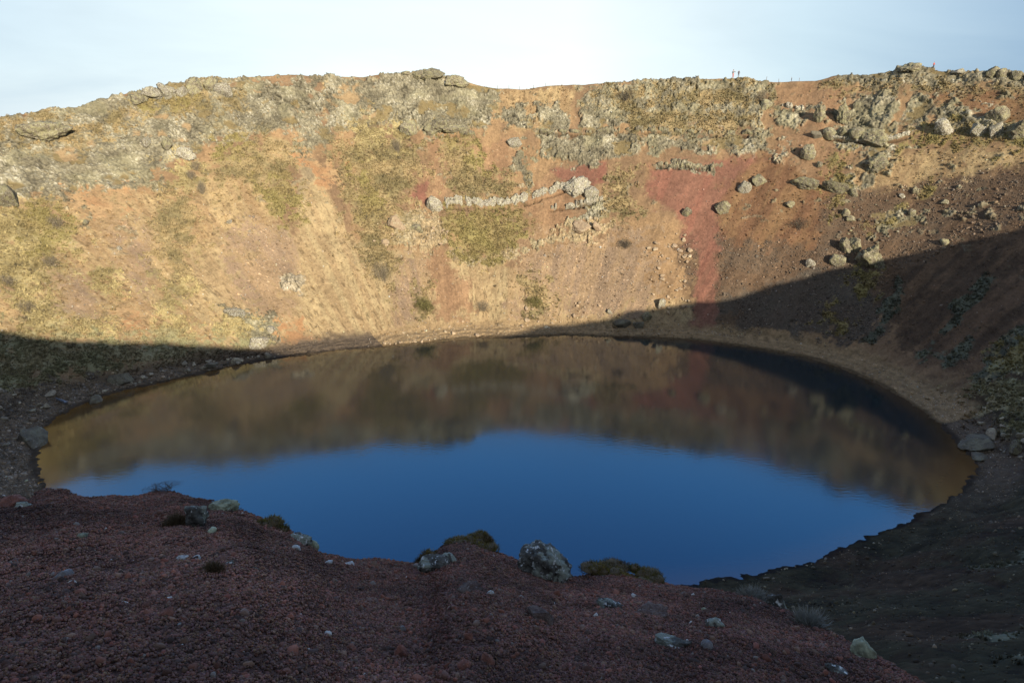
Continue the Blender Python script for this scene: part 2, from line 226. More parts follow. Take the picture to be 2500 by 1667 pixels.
# rocks on the crater wall: azimuth about the lake (rad), fraction of the way up, width, height (m), kind, label
WALL_ROCKS = [
 (0.8781,0.5411,3.42,3.02,'round','round grey lichen boulder alone at the edge of the red scree'),
 (0.8210,0.6469,3.23,2.42,'block','angular grey boulder with a flat top above the round boulder on the red scree'),
 (0.8478,0.6173,3.04,2.63,'round','pale green lichen boulder below left of the angular grey boulder'),
 (0.7406,0.7339,3.19,3.39,'round','upright lichen boulder standing in orange soil below the ledge'),
 (0.7215,0.5551,2.34,1.36,'block','small wedge shaped stone lying on the brown slope'),
 (0.4550,0.8622,4.10,3.92,'block','large lichen boulder casting a black shadow high on the bare right slope'),
 (0.5482,0.4244,2.74,3.29,'block','tall dark boulder, left of the touching pair above the shadow line'),
 (0.5331,0.4287,2.72,3.27,'round','tall pinkish boulder, right of the touching pair above the shadow line'),
 (0.4837,0.3909,5.86,5.33,'crag','biggest moss covered boulder just above the shadow edge on the right slope'),
 (0.5467,0.3790,3.09,2.00,'round','low pink grey boulder left of the moss covered boulder'),
 (0.5973,0.3559,2.03,1.66,'round','small pale boulder nearest the shadow edge, leftmost of its row'),
 (0.9635,0.5090,2.23,2.03,'round','small lichen boulder inside the red scree left of the round boulder'),
 (0.5949,0.5328,1.68,1.87,'round','small boulder with a yellow mossy top beside the red path'),
 (0.5792,0.5205,1.86,1.30,'block','low grey stone touching the small mossy topped boulder'),
 (0.4787,0.5628,1.43,1.43,'round','lone grey stone on the stony right slope'),
 (0.5175,0.6114,1.28,0.91,'block','little pale stone high on the stony right slope'),
 (0.7185,0.6292,7.26,2.35,'ledge','long speckled rock ledge sticking out of the brown slope, left of two'),
 (0.6453,0.6067,6.12,2.87,'ledge','thick speckled rock ledge sticking out of the brown slope, right of two'),
 (0.6042,0.5997,1.70,1.89,'round','small rounded rock at the right end of the thick speckled ledge'),
 (0.7057,0.6918,1.57,1.38,'round','little dark boulder above the long speckled ledge'),
 (0.5970,0.6907,5.30,3.22,'crag','green lichen outcrop with a black hollow at its left end'),
 (0.8799,0.9166,2.75,2.12,'block','dark boulder on the border of heather and the red bare slope'),
 (0.7441,0.7977,2.41,1.81,'block','block lying in shade at the left end of the overhanging rocks'),
 (0.4411,0.6078,1.58,0.88,'block','flat stone half sunk in the gravel of the right slope'),
 (0.3865,0.4841,1.88,1.19,'block','dark broken stone at the upper edge of the right shadow'),
 (0.5213,0.8182,3.13,3.13,'block','leftmost pale block of the row of blocks on the right slope'),
 (0.4677,0.8244,3.23,2.87,'block','white spotted block in the middle of the row of blocks on the right slope'),
 (0.4423,0.8233,2.48,2.83,'block','white topped block beside the black gap in the row of blocks'),
 (0.4115,0.8265,4.69,3.82,'crag','rugged rock with deep black shade at the right frame edge'),
 (0.5035,0.9890,2.57,2.20,'round','tall rounded rock on the right skyline, highest of three'),
 (0.4905,0.9873,2.01,1.64,'round','middle rock of the three on the right skyline'),
 (0.4722,0.9883,2.35,1.62,'round','rightmost rock of the three on the right skyline'),
 (0.5580,0.9959,2.84,0.95,'block','low dark rock with a pale foot on the right skyline'),
 (0.6340,0.9912,4.50,1.37,'crag','mossy yellow rock summit on the right skyline'),
 (0.7074,0.8559,2.99,4.99,'crag','tall leaning lichen rib on the bare red slope'),
 (0.7549,0.8581,2.43,3.65,'crag','short lichen rib left of the tall leaning rib'),
 (0.7208,0.8065,3.20,2.20,'round','first rounded overhanging rock above the black gap on the right'),
 (0.6908,0.8010,3.56,2.37,'round','second rounded overhanging rock above the black gap on the right'),
 (0.6603,0.7882,3.51,2.34,'round','third rounded overhanging rock, beside the largest one'),
 (0.6236,0.7756,5.95,3.07,'crag','largest moss capped overhanging rock above the black gap'),
 (1.7970,0.5160,3.73,3.93,'round','round lichen boulder at the left end of the white ledge'),
 (1.3174,0.6015,7.01,3.61,'crag','pale lichen outcrop at the upper right end of the white ledge'),
 (1.2670,0.5716,3.37,2.74,'block','grey boulder with a dark left face under the pale lichen outcrop'),
 (1.2870,0.4555,5.77,2.27,'block','tan square cut rock face below the thin second ledge'),
 (1.2230,0.4452,2.05,2.67,'block','tan upright block beside a black cleft'),
 (1.8694,0.4444,3.05,1.83,'block','grey slab with a dark edge on the orange scree'),
 (1.5257,0.7838,3.76,2.21,'round','smooth pale oval boulder just below the long ledge'),
 (1.9350,0.4652,4.06,2.64,'block','tan cracked block at the foot of the olive scrub'),
 (1.9904,0.4031,1.79,1.39,'round','tan small boulder under the olive scrub'),
 (1.7600,0.9845,7.04,2.27,'crag','highest rocky crag on the middle of the skyline'),
 (1.7953,0.9826,2.95,1.59,'block','dark edged rock at the left shoulder of the middle crag'),
 (1.8254,0.9974,2.27,0.80,'block','thin dark slab left of the middle crag'),
 (1.6883,0.9850,5.94,2.29,'crag','sloping lichen crag right of the middle skyline crag'),
 (1.8401,0.8016,4.38,3.50,'round','bulging lichen rock above the orange gully, left side'),
 (1.7604,0.7956,5.92,3.29,'crag','wide lichen rock overhanging the head of the orange gully'),
 (1.7061,0.8039,8.84,1.55,'ledge','long low slab roofing the black gap beside the orange gully'),
 (2.3229,0.9709,3.97,3.34,'block','tall upright block standing on the left skyline'),
 (2.2900,0.9714,3.37,2.53,'block','grey block behind the leaning block on the left skyline'),
 (2.2729,0.9511,4.43,3.37,'block','leaning pale block with black foot on the left skyline'),
 (2.3513,0.9609,2.90,2.90,'block','pale block left of the tall upright skyline block'),
 (2.3747,0.9747,4.75,3.10,'crag','massive pale rock in the left rim wall, right half'),
 (2.4051,0.9768,4.71,2.66,'crag','white rock in the left rim wall, left half'),
 (2.4320,0.9692,4.46,2.23,'crag','lowest rock at the left end of the rim wall'),
 (2.6090,0.9264,9.81,3.96,'crag','large lone lichen outcrop on the far left slope'),
 (2.4381,0.7935,2.57,2.57,'block','dark cleft block in the middle of the left slope'),
 (2.4097,0.7639,4.17,2.78,'crag','pale broken outcrop above the strip of yellow grass'),
 (2.4676,0.8254,2.17,1.97,'block','bright white faced block on the left slope'),
 (2.6724,0.6000,1.42,1.42,'block','grey stone alone on the orange soil of the left slope'),
 (2.4078,0.5139,1.15,0.96,'block','small white stone below the heather on orange soil'),
 (2.6601,0.4951,0.88,0.88,'block','tiny white stone on the purplish scree on the left'),
 (2.7621,0.6961,4.44,4.78,'block','big cracked block at the left frame edge'),
 (2.5564,0.2121,3.86,1.93,'crag','white speckled outcrop low on the left slope'),
 (2.5662,0.0973,3.96,2.41,'round','large pale boulder lying where the left shadow begins'),
 (2.4995,0.1389,1.76,1.76,'round','pale boulder above the shadow beside the rust coloured patch'),
 (3.0470,-0.0213,2.30,2.01,'round','rounded boulder standing in the water edge on the left shore'),
 (3.2727,0.0091,4.90,3.02,'slab','huge tilted dark slab dipping into the lake on the left shore'),
 (2.9411,0.0536,3.95,2.73,'slab','dark broken block on the left shore bank'),
 (2.7596,0.0202,2.42,1.13,'slab','flat pale slab on the left shore'),
 (2.6880,0.0217,1.98,1.48,'slab','squarish slab beside the water on the left shore'),
 (3.0581,0.0887,1.86,1.00,'slab','pale flat stone above the bench'),
 (-0.1364,0.0285,5.23,2.24,'slab','huge pale slab beside the water on the right shore'),
 (-0.1262,0.0686,2.12,1.62,'block','block wedged behind the huge slab on the right shore'),
 (-0.1864,0.0891,2.15,1.67,'block','angular boulder right of the huge slab at the frame edge'),
 (-0.1965,0.0193,2.40,0.96,'slab','low flat stone at the foot of the huge slab on the right shore'),
 (1.0260,0.0955,3.78,2.46,'slab','largest dark block in shade above the far beach'),
 (0.9643,0.0917,2.26,1.69,'block','square grey block in shade right of the largest dark block'),
 (0.9497,0.1278,2.27,2.08,'block','leaning block at the shadow edge above the far beach'),
 (0.9200,0.1766,1.91,2.29,'block','upright dark boulder among the pale stones below the red scree'),
 (1.0905,0.1371,1.34,1.34,'block','white topped stone at the shadow edge above the far beach'),
 (1.3331,0.0610,1.32,0.75,'slab','white flat stone on the far beach where the shadow starts'),
]
WALL_SHRUBS = [
 (1.2205,0.9381,4.92,3.36,'dark','dark leafless shrub on heather just under the middle skyline'),
 (1.8864,0.7329,3.44,4.30,'grey','grey twiggy shrub at the top of the olive scrub'),
 (2.0488,0.2748,4.98,5.75,'grey','large grey shrub at the foot of the olive scrub beside the tan chute'),
 (1.9097,0.1564,3.97,4.16,'olive','olive shrub on the lower slope left of the red scree tongue'),
 (0.6715,0.4820,4.96,2.48,'dark','dark flat shrub alone on the brown slope'),
 (1.1150,0.3852,3.22,2.82,'dark','dark shrub on the scree below the middle ledges'),
 (2.4045,0.7212,3.36,2.37,'grey','grey shrub right of the pale broken outcrop'),
 (2.4249,0.6897,2.54,2.54,'grey','small grey shrub along the strip of yellow grass'),
 (2.4214,0.6345,2.52,3.88,'grey','narrow grey shrub between yellow grass and orange soil'),
 (2.7269,0.6009,3.97,3.11,'grey','grey branching shrub in green moss on the far left'),
 (0.8964,0.9372,3.19,3.19,'grey','pale leafless shrub next to the red bare slope under the skyline'),
 (2.7967,0.4815,3.80,2.48,'grey','grey shrub in the yellow grass on the far left slope'),
 (2.9159,0.3512,3.85,2.31,'grey','low shrub in the grass just above the left shadow'),
 (2.8909,0.4419,2.82,2.35,'grey','shrub at the left frame edge in yellow grass'),
 (2.6339,1.0200,1.31,1.50,'grey','bare little bush on the far left skyline'),
 (1.4137,0.1663,4.25,2.51,'olive','olive shrub among purple gravel above the far beach'),
 (1.6410,0.1492,3.83,2.87,'grey','grey shrub right of the red scree tongue'),
]
TALUS = [
 ('pale','pale angular stone scattered in the red scree in the middle of the far wall','pale stones in the red scree',[(0.8958,0.2308,1.02),(0.8936,0.1630,0.80),(0.9765,0.3858,0.71),(1.0123,0.3726,1.30),(0.9413,0.4155,1.06),(0.9881,0.2652,0.49),(1.0203,0.3936,1.46),(0.9123,0.3777,1.39),(0.9170,0.2506,0.50),(0.9907,0.3478,0.51),(0.9632,0.2708,0.49),(0.9353,0.3591,0.55),(0.8985,0.3170,0.54),(0.9226,0.2408,0.48),(0.8627,0.1993,0.48),(0.9163,0.3529,0.74),(0.9390,0.1567,0.49),(0.8499,0.1714,1.29),(0.9842,0.3500,0.69),(0.9453,0.4322,0.98),(0.8537,0.1960,0.48),(0.9557,0.2678,1.27),(0.9167,0.1679,0.69),(0.9934,0.3623,0.51),(0.8507,0.1489,0.48),(0.9493,0.3354,0.52),(0.8894,0.2033,0.61),(0.9038,0.1987,0.48),(0.8511,0.1655,0.77),(0.9435,0.4323,0.62),(0.9586,0.1919,0.52),(0.8881,0.1454,1.11),(0.8791,0.3289,0.65),(0.9116,0.3153,0.53),(0.9968,0.4172,0.59),(0.9248,0.3082,0.55),(1.0339,0.3743,1.04),(0.9051,0.3551,1.03),(0.8788,0.2484,0.83),(0.9206,0.3532,0.90),(0.9799,0.3077,1.00),(0.9378,0.3720,1.35),(0.9116,0.2819,0.49),(0.9642,0.3852,0.86),(0.9114,0.2050,0.80),(0.9167,0.3581,0.82),(0.8669,0.2048,0.55),(0.8453,0.1931,0.85),(0.9378,0.2966,0.50),(0.8366,0.1708,0.62),(0.8880,0.2384,0.92),(0.9625,0.2115,0.73),(0.9281,0.3336,0.79),(0.8862,0.2671,0.91),(0.9356,0.2577,0.51),(0.9004,0.2678,0.48),(0.9779,0.3910,0.50),(1.0220,0.3603,0.51),(0.9622,0.3416,0.78),(0.9591,0.3897,1.27),(0.9889,0.3328,0.50),(0.9088,0.3504,0.49),(0.9704,0.4353,0.72),(0.9597,0.2782,1.36),(0.9053,0.3354,1.07),(0.9372,0.3492,0.50)]),
 ('pale','tan broken rock along the back of the sunlit far beach','broken rocks along the far beach',[(1.4344,0.1069,1.24),(1.7085,0.0404,0.46),(1.6723,0.1263,0.50),(1.6767,0.0195,1.12),(1.4402,0.1477,1.30),(1.5427,0.1284,0.53),(1.7690,0.1212,0.48),(1.4100,0.1217,0.52),(1.8002,0.0355,0.91),(1.7648,0.1039,0.60),(1.3821,0.0987,0.88),(1.9599,0.0933,0.50),(1.5038,0.1399,0.52),(1.5062,0.1213,0.54),(1.2811,0.0994,0.48),(1.2548,0.1220,0.70),(1.3166,0.0941,0.61),(1.1323,0.1289,0.56),(1.1952,0.1539,0.52),(1.2207,0.1728,1.04),(1.3367,0.1225,0.52),(1.4852,0.1169,0.53),(1.2371,0.1717,0.51),(2.0385,0.0868,0.48),(1.3282,0.1637,0.52),(1.1384,0.1625,0.74),(1.4520,0.0752,1.08),(1.7413,0.1043,0.61),(1.9188,0.1068,0.62),(1.4148,0.1471,0.68),(1.8114,0.0871,0.63),(1.6811,0.0839,0.48),(1.3106,0.0907,0.48),(1.8366,0.0549,0.59),(1.7369,0.0693,0.47),(1.3559,0.1510,0.49),(1.2265,0.1629,0.75),(1.7211,0.1025,0.53),(1.2297,0.1220,1.06),(1.5184,0.1045,0.69),(1.2929,0.1265,0.48),(1.5575,0.0737,0.47),(1.5687,0.0364,0.71),(1.6156,0.1222,0.48)]),
 ('pale','small stone at the edge of the lake on the far beach','stones at the edge of the far beach',[(2.0895,0.0094,0.72),(1.9504,0.0076,0.37),(2.0274,0.0097,0.36),(2.0830,0.0092,0.36),(2.0942,0.0057,0.37),(2.0390,0.0076,0.36),(2.1379,0.0073,0.58),(2.0737,0.0106,0.36),(2.0206,0.0104,0.56),(2.0103,0.0067,0.46),(1.8748,0.0054,0.43),(2.0795,0.0108,0.37),(2.0146,0.0094,0.70),(2.0905,0.0055,0.48),(2.0109,0.0106,0.36),(1.9070,0.0062,0.42),(2.1631,0.0065,0.79),(2.0824,0.0074,0.39),(1.9361,0.0070,0.42),(1.9779,0.0084,0.65),(2.0156,0.0097,0.55),(2.1103,0.0064,0.48)]),
 ('dark','shaded grey stone on the left shore bank','shaded stones on the left shore',[(2.8541,0.0591,0.84),(2.6756,0.0340,0.48),(2.7774,0.0244,1.24),(2.5848,0.0065,0.42),(3.0174,0.0234,0.70),(2.6995,0.0378,0.74),(2.9788,0.0112,0.37),(2.9593,0.0177,0.48),(2.9362,0.0320,0.53),(2.8764,0.0055,0.42),(2.6320,0.0204,0.42),(2.9053,0.0447,0.96),(2.9936,0.0181,0.91),(3.0055,0.0174,0.37),(2.9350,0.0214,0.58),(2.6728,0.0201,0.74),(2.7949,0.0676,1.31),(2.6841,0.0490,0.47),(2.7829,0.0218,1.26),(2.8514,0.0125,0.40),(2.7460,0.0473,1.32),(2.7436,0.0242,0.41),(2.9021,0.0387,0.54),(2.8509,0.0555,0.39),(2.7764,0.0056,0.40),(2.7866,0.0461,1.13),(2.8189,0.0335,0.45),(2.8852,0.0520,1.12),(2.9221,0.0283,0.59),(2.9230,0.0536,0.42),(2.6943,0.0054,0.99),(2.7560,0.0372,0.60),(2.5613,0.0247,0.43),(2.7145,0.0398,0.42),(2.5946,0.0225,1.51),(2.6247,0.0211,0.62),(2.6490,0.0279,0.46),(2.8157,0.0251,1.01),(2.7722,0.0635,0.52),(2.7783,0.0085,0.43),(2.9459,0.0424,0.53),(2.7326,0.0454,0.50),(2.7965,0.0593,0.40),(2.9131,0.0060,0.38),(2.8802,0.0163,0.43),(2.6368,0.0277,0.42)]),
 ('dark','shaded flat stone on the dark bank around the bench','shaded stones around the bench',[(3.2926,0.0817,0.72),(3.1016,0.0513,1.09),(3.1394,0.1053,0.34),(3.0467,0.0539,0.36),(3.0582,0.0328,0.79),(3.3039,0.0785,0.70),(3.2443,0.0754,0.35),(3.0982,0.0905,0.35),(3.2621,0.0498,0.69),(3.1163,0.1430,1.05),(3.2916,0.0583,1.01),(3.1863,0.0366,0.33),(3.2897,0.0758,0.55),(3.1262,0.1050,0.34),(3.0970,0.0153,0.35),(3.2111,0.0796,0.39),(3.1111,0.0555,0.51),(3.1678,0.0445,0.45),(3.2174,0.0429,1.03),(3.1889,0.0910,1.14),(3.1828,0.0490,0.72),(3.1070,0.1218,0.64),(3.1235,0.0244,0.37),(3.2066,0.0429,0.47),(3.1620,0.1149,0.78),(3.1978,0.0900,0.33),(3.3249,0.0701,0.40),(3.0815,0.0998,0.36),(3.1014,0.0714,0.92),(3.1618,0.1059,0.35),(3.1329,0.0607,1.06),(3.2661,0.0771,0.36),(3.1210,0.0979,0.63),(3.2270,0.0917,0.36)]),
 ('dark','dark stone on the shaded right shore','dark stones on the right shore',[(-0.1773,0.0653,0.31),(-0.0469,0.1111,0.34),(-0.0421,0.1022,0.33),(-0.0675,0.0802,1.03),(-0.3086,0.1181,0.66),(-0.2255,0.0900,0.30),(-0.2028,0.1173,0.36),(-0.2176,0.0890,0.53),(-0.1831,0.0965,0.76),(-0.2214,0.1108,0.97),(-0.2064,0.1122,0.31),(-0.1353,0.0912,0.93),(-0.2610,0.1155,0.39),(-0.1584,0.1127,1.10),(-0.0142,0.1204,0.52),(-0.1852,0.0694,0.44),(-0.0255,0.1087,0.62),(-0.1815,0.1115,1.18),(-0.2409,0.1218,0.89),(-0.2506,0.1188,1.05),(-0.1702,0.0884,0.31),(-0.2357,0.1073,0.90),(-0.1053,0.1003,0.99),(-0.0833,0.1104,0.74)]),
 ('lichen','small lichen stone on the gravelly right slope','lichen stones on the right slope',[(0.4783,0.5130,0.41),(0.4983,0.5205,0.36),(0.5846,0.5868,0.50),(0.5641,0.4728,0.54),(0.5645,0.4832,0.72),(0.4997,0.4556,0.87),(0.4880,0.4796,0.37),(0.4789,0.5000,0.66),(0.5531,0.5766,0.43),(0.5637,0.4933,0.61),(0.4885,0.4818,0.39),(0.4895,0.4789,0.56),(0.5888,0.5591,0.41),(0.5404,0.4926,0.42),(0.5352,0.4408,0.53),(0.4765,0.5538,0.36),(0.5587,0.4439,0.37),(0.5728,0.6117,0.42),(0.5389,0.5921,0.42),(0.5636,0.5235,0.85),(0.4952,0.4862,0.74),(0.4840,0.5401,0.43),(0.4949,0.5815,0.46),(0.4704,0.5017,0.36)]),
 ('dark','dark stone at the water edge on the near right shore','dark stones at the near right water edge',[(-1.0075,0.0053,0.26),(-0.4780,0.0173,0.16),(-0.6508,0.0350,0.16),(-0.8089,0.0149,0.18),(-0.8806,0.0117,0.24),(-0.4832,0.0177,0.20),(-0.8707,0.0119,0.27),(-0.8215,0.0134,0.25),(-0.7382,0.0178,0.14),(-0.8422,0.0077,0.17),(-0.9173,0.0105,0.14),(-0.7236,0.0281,0.15),(-0.7130,0.0174,0.15),(-0.7580,0.0200,0.22),(-0.6545,0.0304,0.22),(-0.6511,0.0247,0.29),(-0.6768,0.0241,0.26),(-0.6796,0.0293,0.25),(-0.5576,0.0281,0.18),(-0.7183,0.0230,0.14),(-0.4779,0.0148,0.20),(-0.8647,0.0110,0.30)]),
 ('pale','tan stone on the slope below the orange gully','tan stones below the orange gully',[(1.9065,0.3815,0.41),(1.7629,0.4216,0.98),(1.8493,0.4835,0.41),(1.9901,0.3905,0.94),(2.0287,0.4106,0.96),(1.8436,0.3942,0.54),(1.9991,0.4706,0.60),(1.9981,0.3897,0.42),(1.8740,0.4773,0.73),(1.8105,0.3428,0.49),(1.9493,0.4648,0.48),(1.9040,0.3751,0.50),(1.7909,0.3807,0.78),(1.8102,0.4427,0.82),(1.9215,0.4637,0.70),(1.8724,0.3353,0.40),(1.7769,0.4266,1.09),(1.9569,0.4333,0.68)]),
]
LEDGES = [
 ([(1.7653,0.5308),(1.7244,0.5404),(1.6721,0.5443),(1.5971,0.5528),(1.5225,0.5623),(1.4645,0.5793),(1.4084,0.5983),(1.3541,0.6166),(1.2885,0.6381)],2.71,'white','thick white lichen ledge curving across the middle of the far wall'),
 ([(1.3989,0.5341),(1.3296,0.5391),(1.2742,0.5483),(1.2187,0.5634)],0.95,'white','thin white ledge below the right end of the thick one'),
 ([(1.4587,0.8321),(1.3894,0.8268),(1.3259,0.8219),(1.2516,0.8199),(1.1797,0.8210),(1.0977,0.8164),(1.0186,0.8110),(0.9342,0.8110),(0.8768,0.8238)],0.78,'dark','long thin dashed ledge running across under the middle skyline'),
 ([(1.7589,0.7831),(1.7132,0.7932),(1.6674,0.8020),(1.6401,0.8057)],0.77,'dark','short dark lipped ledge right of the orange gully head'),
 ([(0.8540,0.9180),(0.8253,0.9125),(0.7951,0.8979)],1.47,'white','short white ledge on the red bare slope'),
 ([(1.1058,0.6893),(1.0583,0.6910),(1.0110,0.6883),(0.9378,0.6852)],0.85,'dark','grey broken ledge crossing the top of the red scree'),
 ([(0.7285,0.8008),(0.6868,0.7876),(0.6412,0.7707),(0.6045,0.7812),(0.5708,0.8070)],0.70,'white','pale lip of rock under the overhanging rocks on the right'),
]
BANK_EDGE = [
 (-0.8913,12.0000,4.93),
 (-0.7917,12.0000,5.40),
 (-0.7522,11.5000,5.27),
 (-0.7107,11.5000,5.42),
 (-0.6945,11.0000,5.31),
 (-0.6847,11.0000,5.34),
 (-0.6654,11.5000,5.51),
 (-0.6469,11.5000,5.58),
 (-0.6203,11.0000,5.56),
 (-0.5697,11.0000,5.72),
 (-0.5208,11.0000,5.83),
 (-0.4830,10.5000,5.80),
 (-0.4602,10.0000,5.63),
 (-0.4377,9.6000,5.57),
 (-0.4035,9.3000,5.70),
 (-0.3669,9.0000,5.74),
 (-0.3430,8.6000,5.75),
 (-0.3215,8.4000,5.85),
 (-0.2846,8.4000,6.02),
 (-0.2349,8.4000,6.08),
 (-0.1698,8.5000,6.28),
 (-0.1474,8.6000,6.33),
 (-0.1091,9.0000,6.36),
 (-0.0644,9.0000,6.34),
 (-0.0272,8.7000,6.35),
 (0.0030,8.4000,6.24),
 (0.0870,8.0000,6.24),
 (0.1172,8.2000,6.35),
 (0.1545,8.4000,6.42),
 (0.1990,8.4000,6.39),
 (0.2436,8.2000,6.30),
 (0.2729,8.2000,6.31),
 (0.3433,8.0000,6.08),
 (0.3980,7.8000,5.89),
 (0.4254,7.6000,5.77),
 (0.4732,7.2000,5.55),
 (0.5200,6.8000,5.34),
 (0.5522,6.5000,5.15),
 (0.5835,6.2000,4.94),
 (0.6318,5.7000,4.58),
 (0.6555,5.4000,4.36),
 (0.7007,5.0000,4.07),
 (0.8017,4.4000,3.56),
 (0.9605,4.0000,3.06),
]
BANK_ROCKS = [
 (0.0535,7.700,0.746,0.545,'lichen','big pale lichen boulder with jagged top at the edge of the gravel slope'),
 (-0.4523,9.130,0.400,0.182,'moss','smooth green lichen boulder poking above the gravel edge on the left'),
 (-0.3487,8.260,0.327,0.164,'lichen','pale lichen rock at the gravel edge below the dark mossy bush'),
 (-0.3293,8.470,0.133,0.157,'moss','greenish rounded rock at the very edge, right of the pale lichen rock'),
 (-0.1327,7.240,0.461,0.165,'lichen','low dark rock with white lichen spots under the mossy hump'),
 (-0.1089,7.330,0.188,0.122,'lichen','grey blue rounded stone beside the mossy hump'),
 (-0.4923,7.960,0.272,0.314,'lichen','upright lichen rock beside a brown tuft on the left gravel'),
 (-0.4743,7.570,0.101,0.080,'moss','little green stone at the foot of the upright lichen rock'),
 (0.4408,7.410,0.241,0.188,'lichen','white lichen rock on the right edge of the gravel slope'),
 (0.5728,6.050,0.237,0.188,'moss','green lichen boulder low on the right edge of the gravel slope'),
 (0.3514,5.610,0.184,0.108,'lichen','dark rock with white lichen crust on the right gravel'),
 (0.3425,4.890,0.111,0.074,'plain','grey blue stone on the right gravel'),
 (0.3318,6.450,0.067,0.057,'moss','small round greenish stone on the right gravel'),
 (0.2864,4.920,0.325,0.091,'lichen','half buried pale slab in the lower right gravel'),
 (0.1727,6.140,0.311,0.085,'lichen','half buried white edged slab right of the gravel hump'),
 (0.2409,6.050,0.415,0.138,'gravelly','gravel covered rock hump right of the half buried slab'),
 (0.5453,5.260,0.219,0.058,'lichen','thin pale slab in the gravel near the right bottom'),
 (-0.0741,5.590,0.259,0.156,'gravelly','large brown rock half buried in the middle of the gravel'),
 (0.0503,5.120,0.282,0.137,'gravelly','grey brown rock half buried in the gravel below the middle rock'),
 (-0.0395,5.580,0.095,0.052,'white','white stone below the large brown rock'),
 (-0.3581,7.460,0.116,0.074,'white','white stone at the left end of a row of pale stones'),
 (-0.3097,7.680,0.111,0.067,'white','bright white stone in the row along the gravel edge'),
 (-0.2786,7.880,0.173,0.052,'white','flat white stone right of the bright one along the gravel edge'),
 (-0.5210,6.250,0.115,0.041,'white','flat pale stone on the left gravel'),
 (-0.5017,6.220,0.074,0.041,'white','pale stone right of the flat pale stone on the left gravel'),
 (-0.4233,5.880,0.090,0.049,'lichen','small lichen stone in the middle left gravel'),
 (-0.4599,5.810,0.103,0.040,'lichen','flat lichen stone left of the small lichen stone'),
 (-0.6367,7.410,0.116,0.054,'moss','green lichen stone on the left gravel'),
 (-0.6533,5.200,0.083,0.064,'red','dull red scoria stone on the lower left gravel'),
 (-0.5557,4.440,0.101,0.077,'red','reddish brown scoria lump in the lower left gravel'),
 (-0.6665,6.120,0.147,0.066,'plain','low grey stone on the left gravel'),
 (-0.5478,4.890,0.045,0.026,'white','pale stone, left of the two beside each other in lower left gravel'),
 (-0.5412,4.220,0.029,0.014,'white','bright white chip in the lower left gravel'),
 (-0.5636,4.930,0.045,0.026,'plain','bluish stone next to the pale stone in the lower left gravel'),
 (-0.2036,4.180,0.112,0.105,'red','large red scoria stone near the bottom middle'),
 (-0.0467,3.720,0.114,0.102,'red','large dark red scoria stone at the bottom right of the middle'),
 (-0.0886,3.580,0.087,0.081,'red','reddish scoria lump at the bottom middle'),
 (-0.1955,4.840,0.053,0.053,'plain','round grey pebble in the middle gravel'),
 (-0.0785,4.140,0.066,0.085,'red','brown scoria stone standing upright in the middle gravel'),
 (-0.7009,10.260,0.347,0.173,'red','brown scoria block at the left end of the gravel edge'),
 (-0.6918,10.050,0.228,0.114,'lichen','pale topped rock beside the brown scoria block on the left'),
]
BANK_PLANTS = [
 (-0.3974,8.720,0.528,0.312,'moss','dark green mossy cushion shrub at the gravel edge on the left'),
 (-0.1439,8.260,0.374,0.436,'moss','dark mossy shrub on the left flank of the middle hump'),
 (-0.0682,8.760,0.789,0.224,'moss','olive moss cushion capping the middle gravel hump'),
 (0.1920,8.080,1.218,0.207,'moss','long low olive moss mat on the right gravel edge'),
 (0.0555,8.150,0.440,0.126,'moss','tuft of moss on top of the big lichen boulder'),
 (-0.5319,10.980,0.553,0.166,'twig','bare twiggy bush on the gravel skyline at left'),
 (-0.5202,8.060,0.208,0.177,'brown','brown dry tuft left of the upright lichen rock'),
 (0.4943,6.820,0.285,0.209,'drygrass','pale blue grey dry grass tuft on the right gravel edge'),
 (0.4043,7.750,0.387,0.133,'drygrass','wispy dry grass behind the white lichen rock'),
 (-0.4830,5.620,0.168,0.099,'brown','brown mossy lump in the middle left gravel'),
]
PEOPLE = [
 (0.9752,0.9963,1.96,'a','person in grey top and pink red trousers with one arm out on the rim'),
 (0.9619,0.9976,1.41,'b','person in dark coat standing on the rim beside the one in pink red trousers'),
 (0.8496,0.9972,1.01,'b','person in dark clothes alone on the saddle of the rim'),
 (0.5973,0.9897,1.25,'c','person in red jacket half hidden behind rocks on the right skyline'),
]
POSTS = [(1.5792,0.82),(1.5479,0.58),(1.5179,0.58),(1.4795,0.58),(1.4460,0.58),(0.9012,0.77),(0.8757,0.55),(0.8327,0.43)]
BENCH = (3.0759,0.0389)

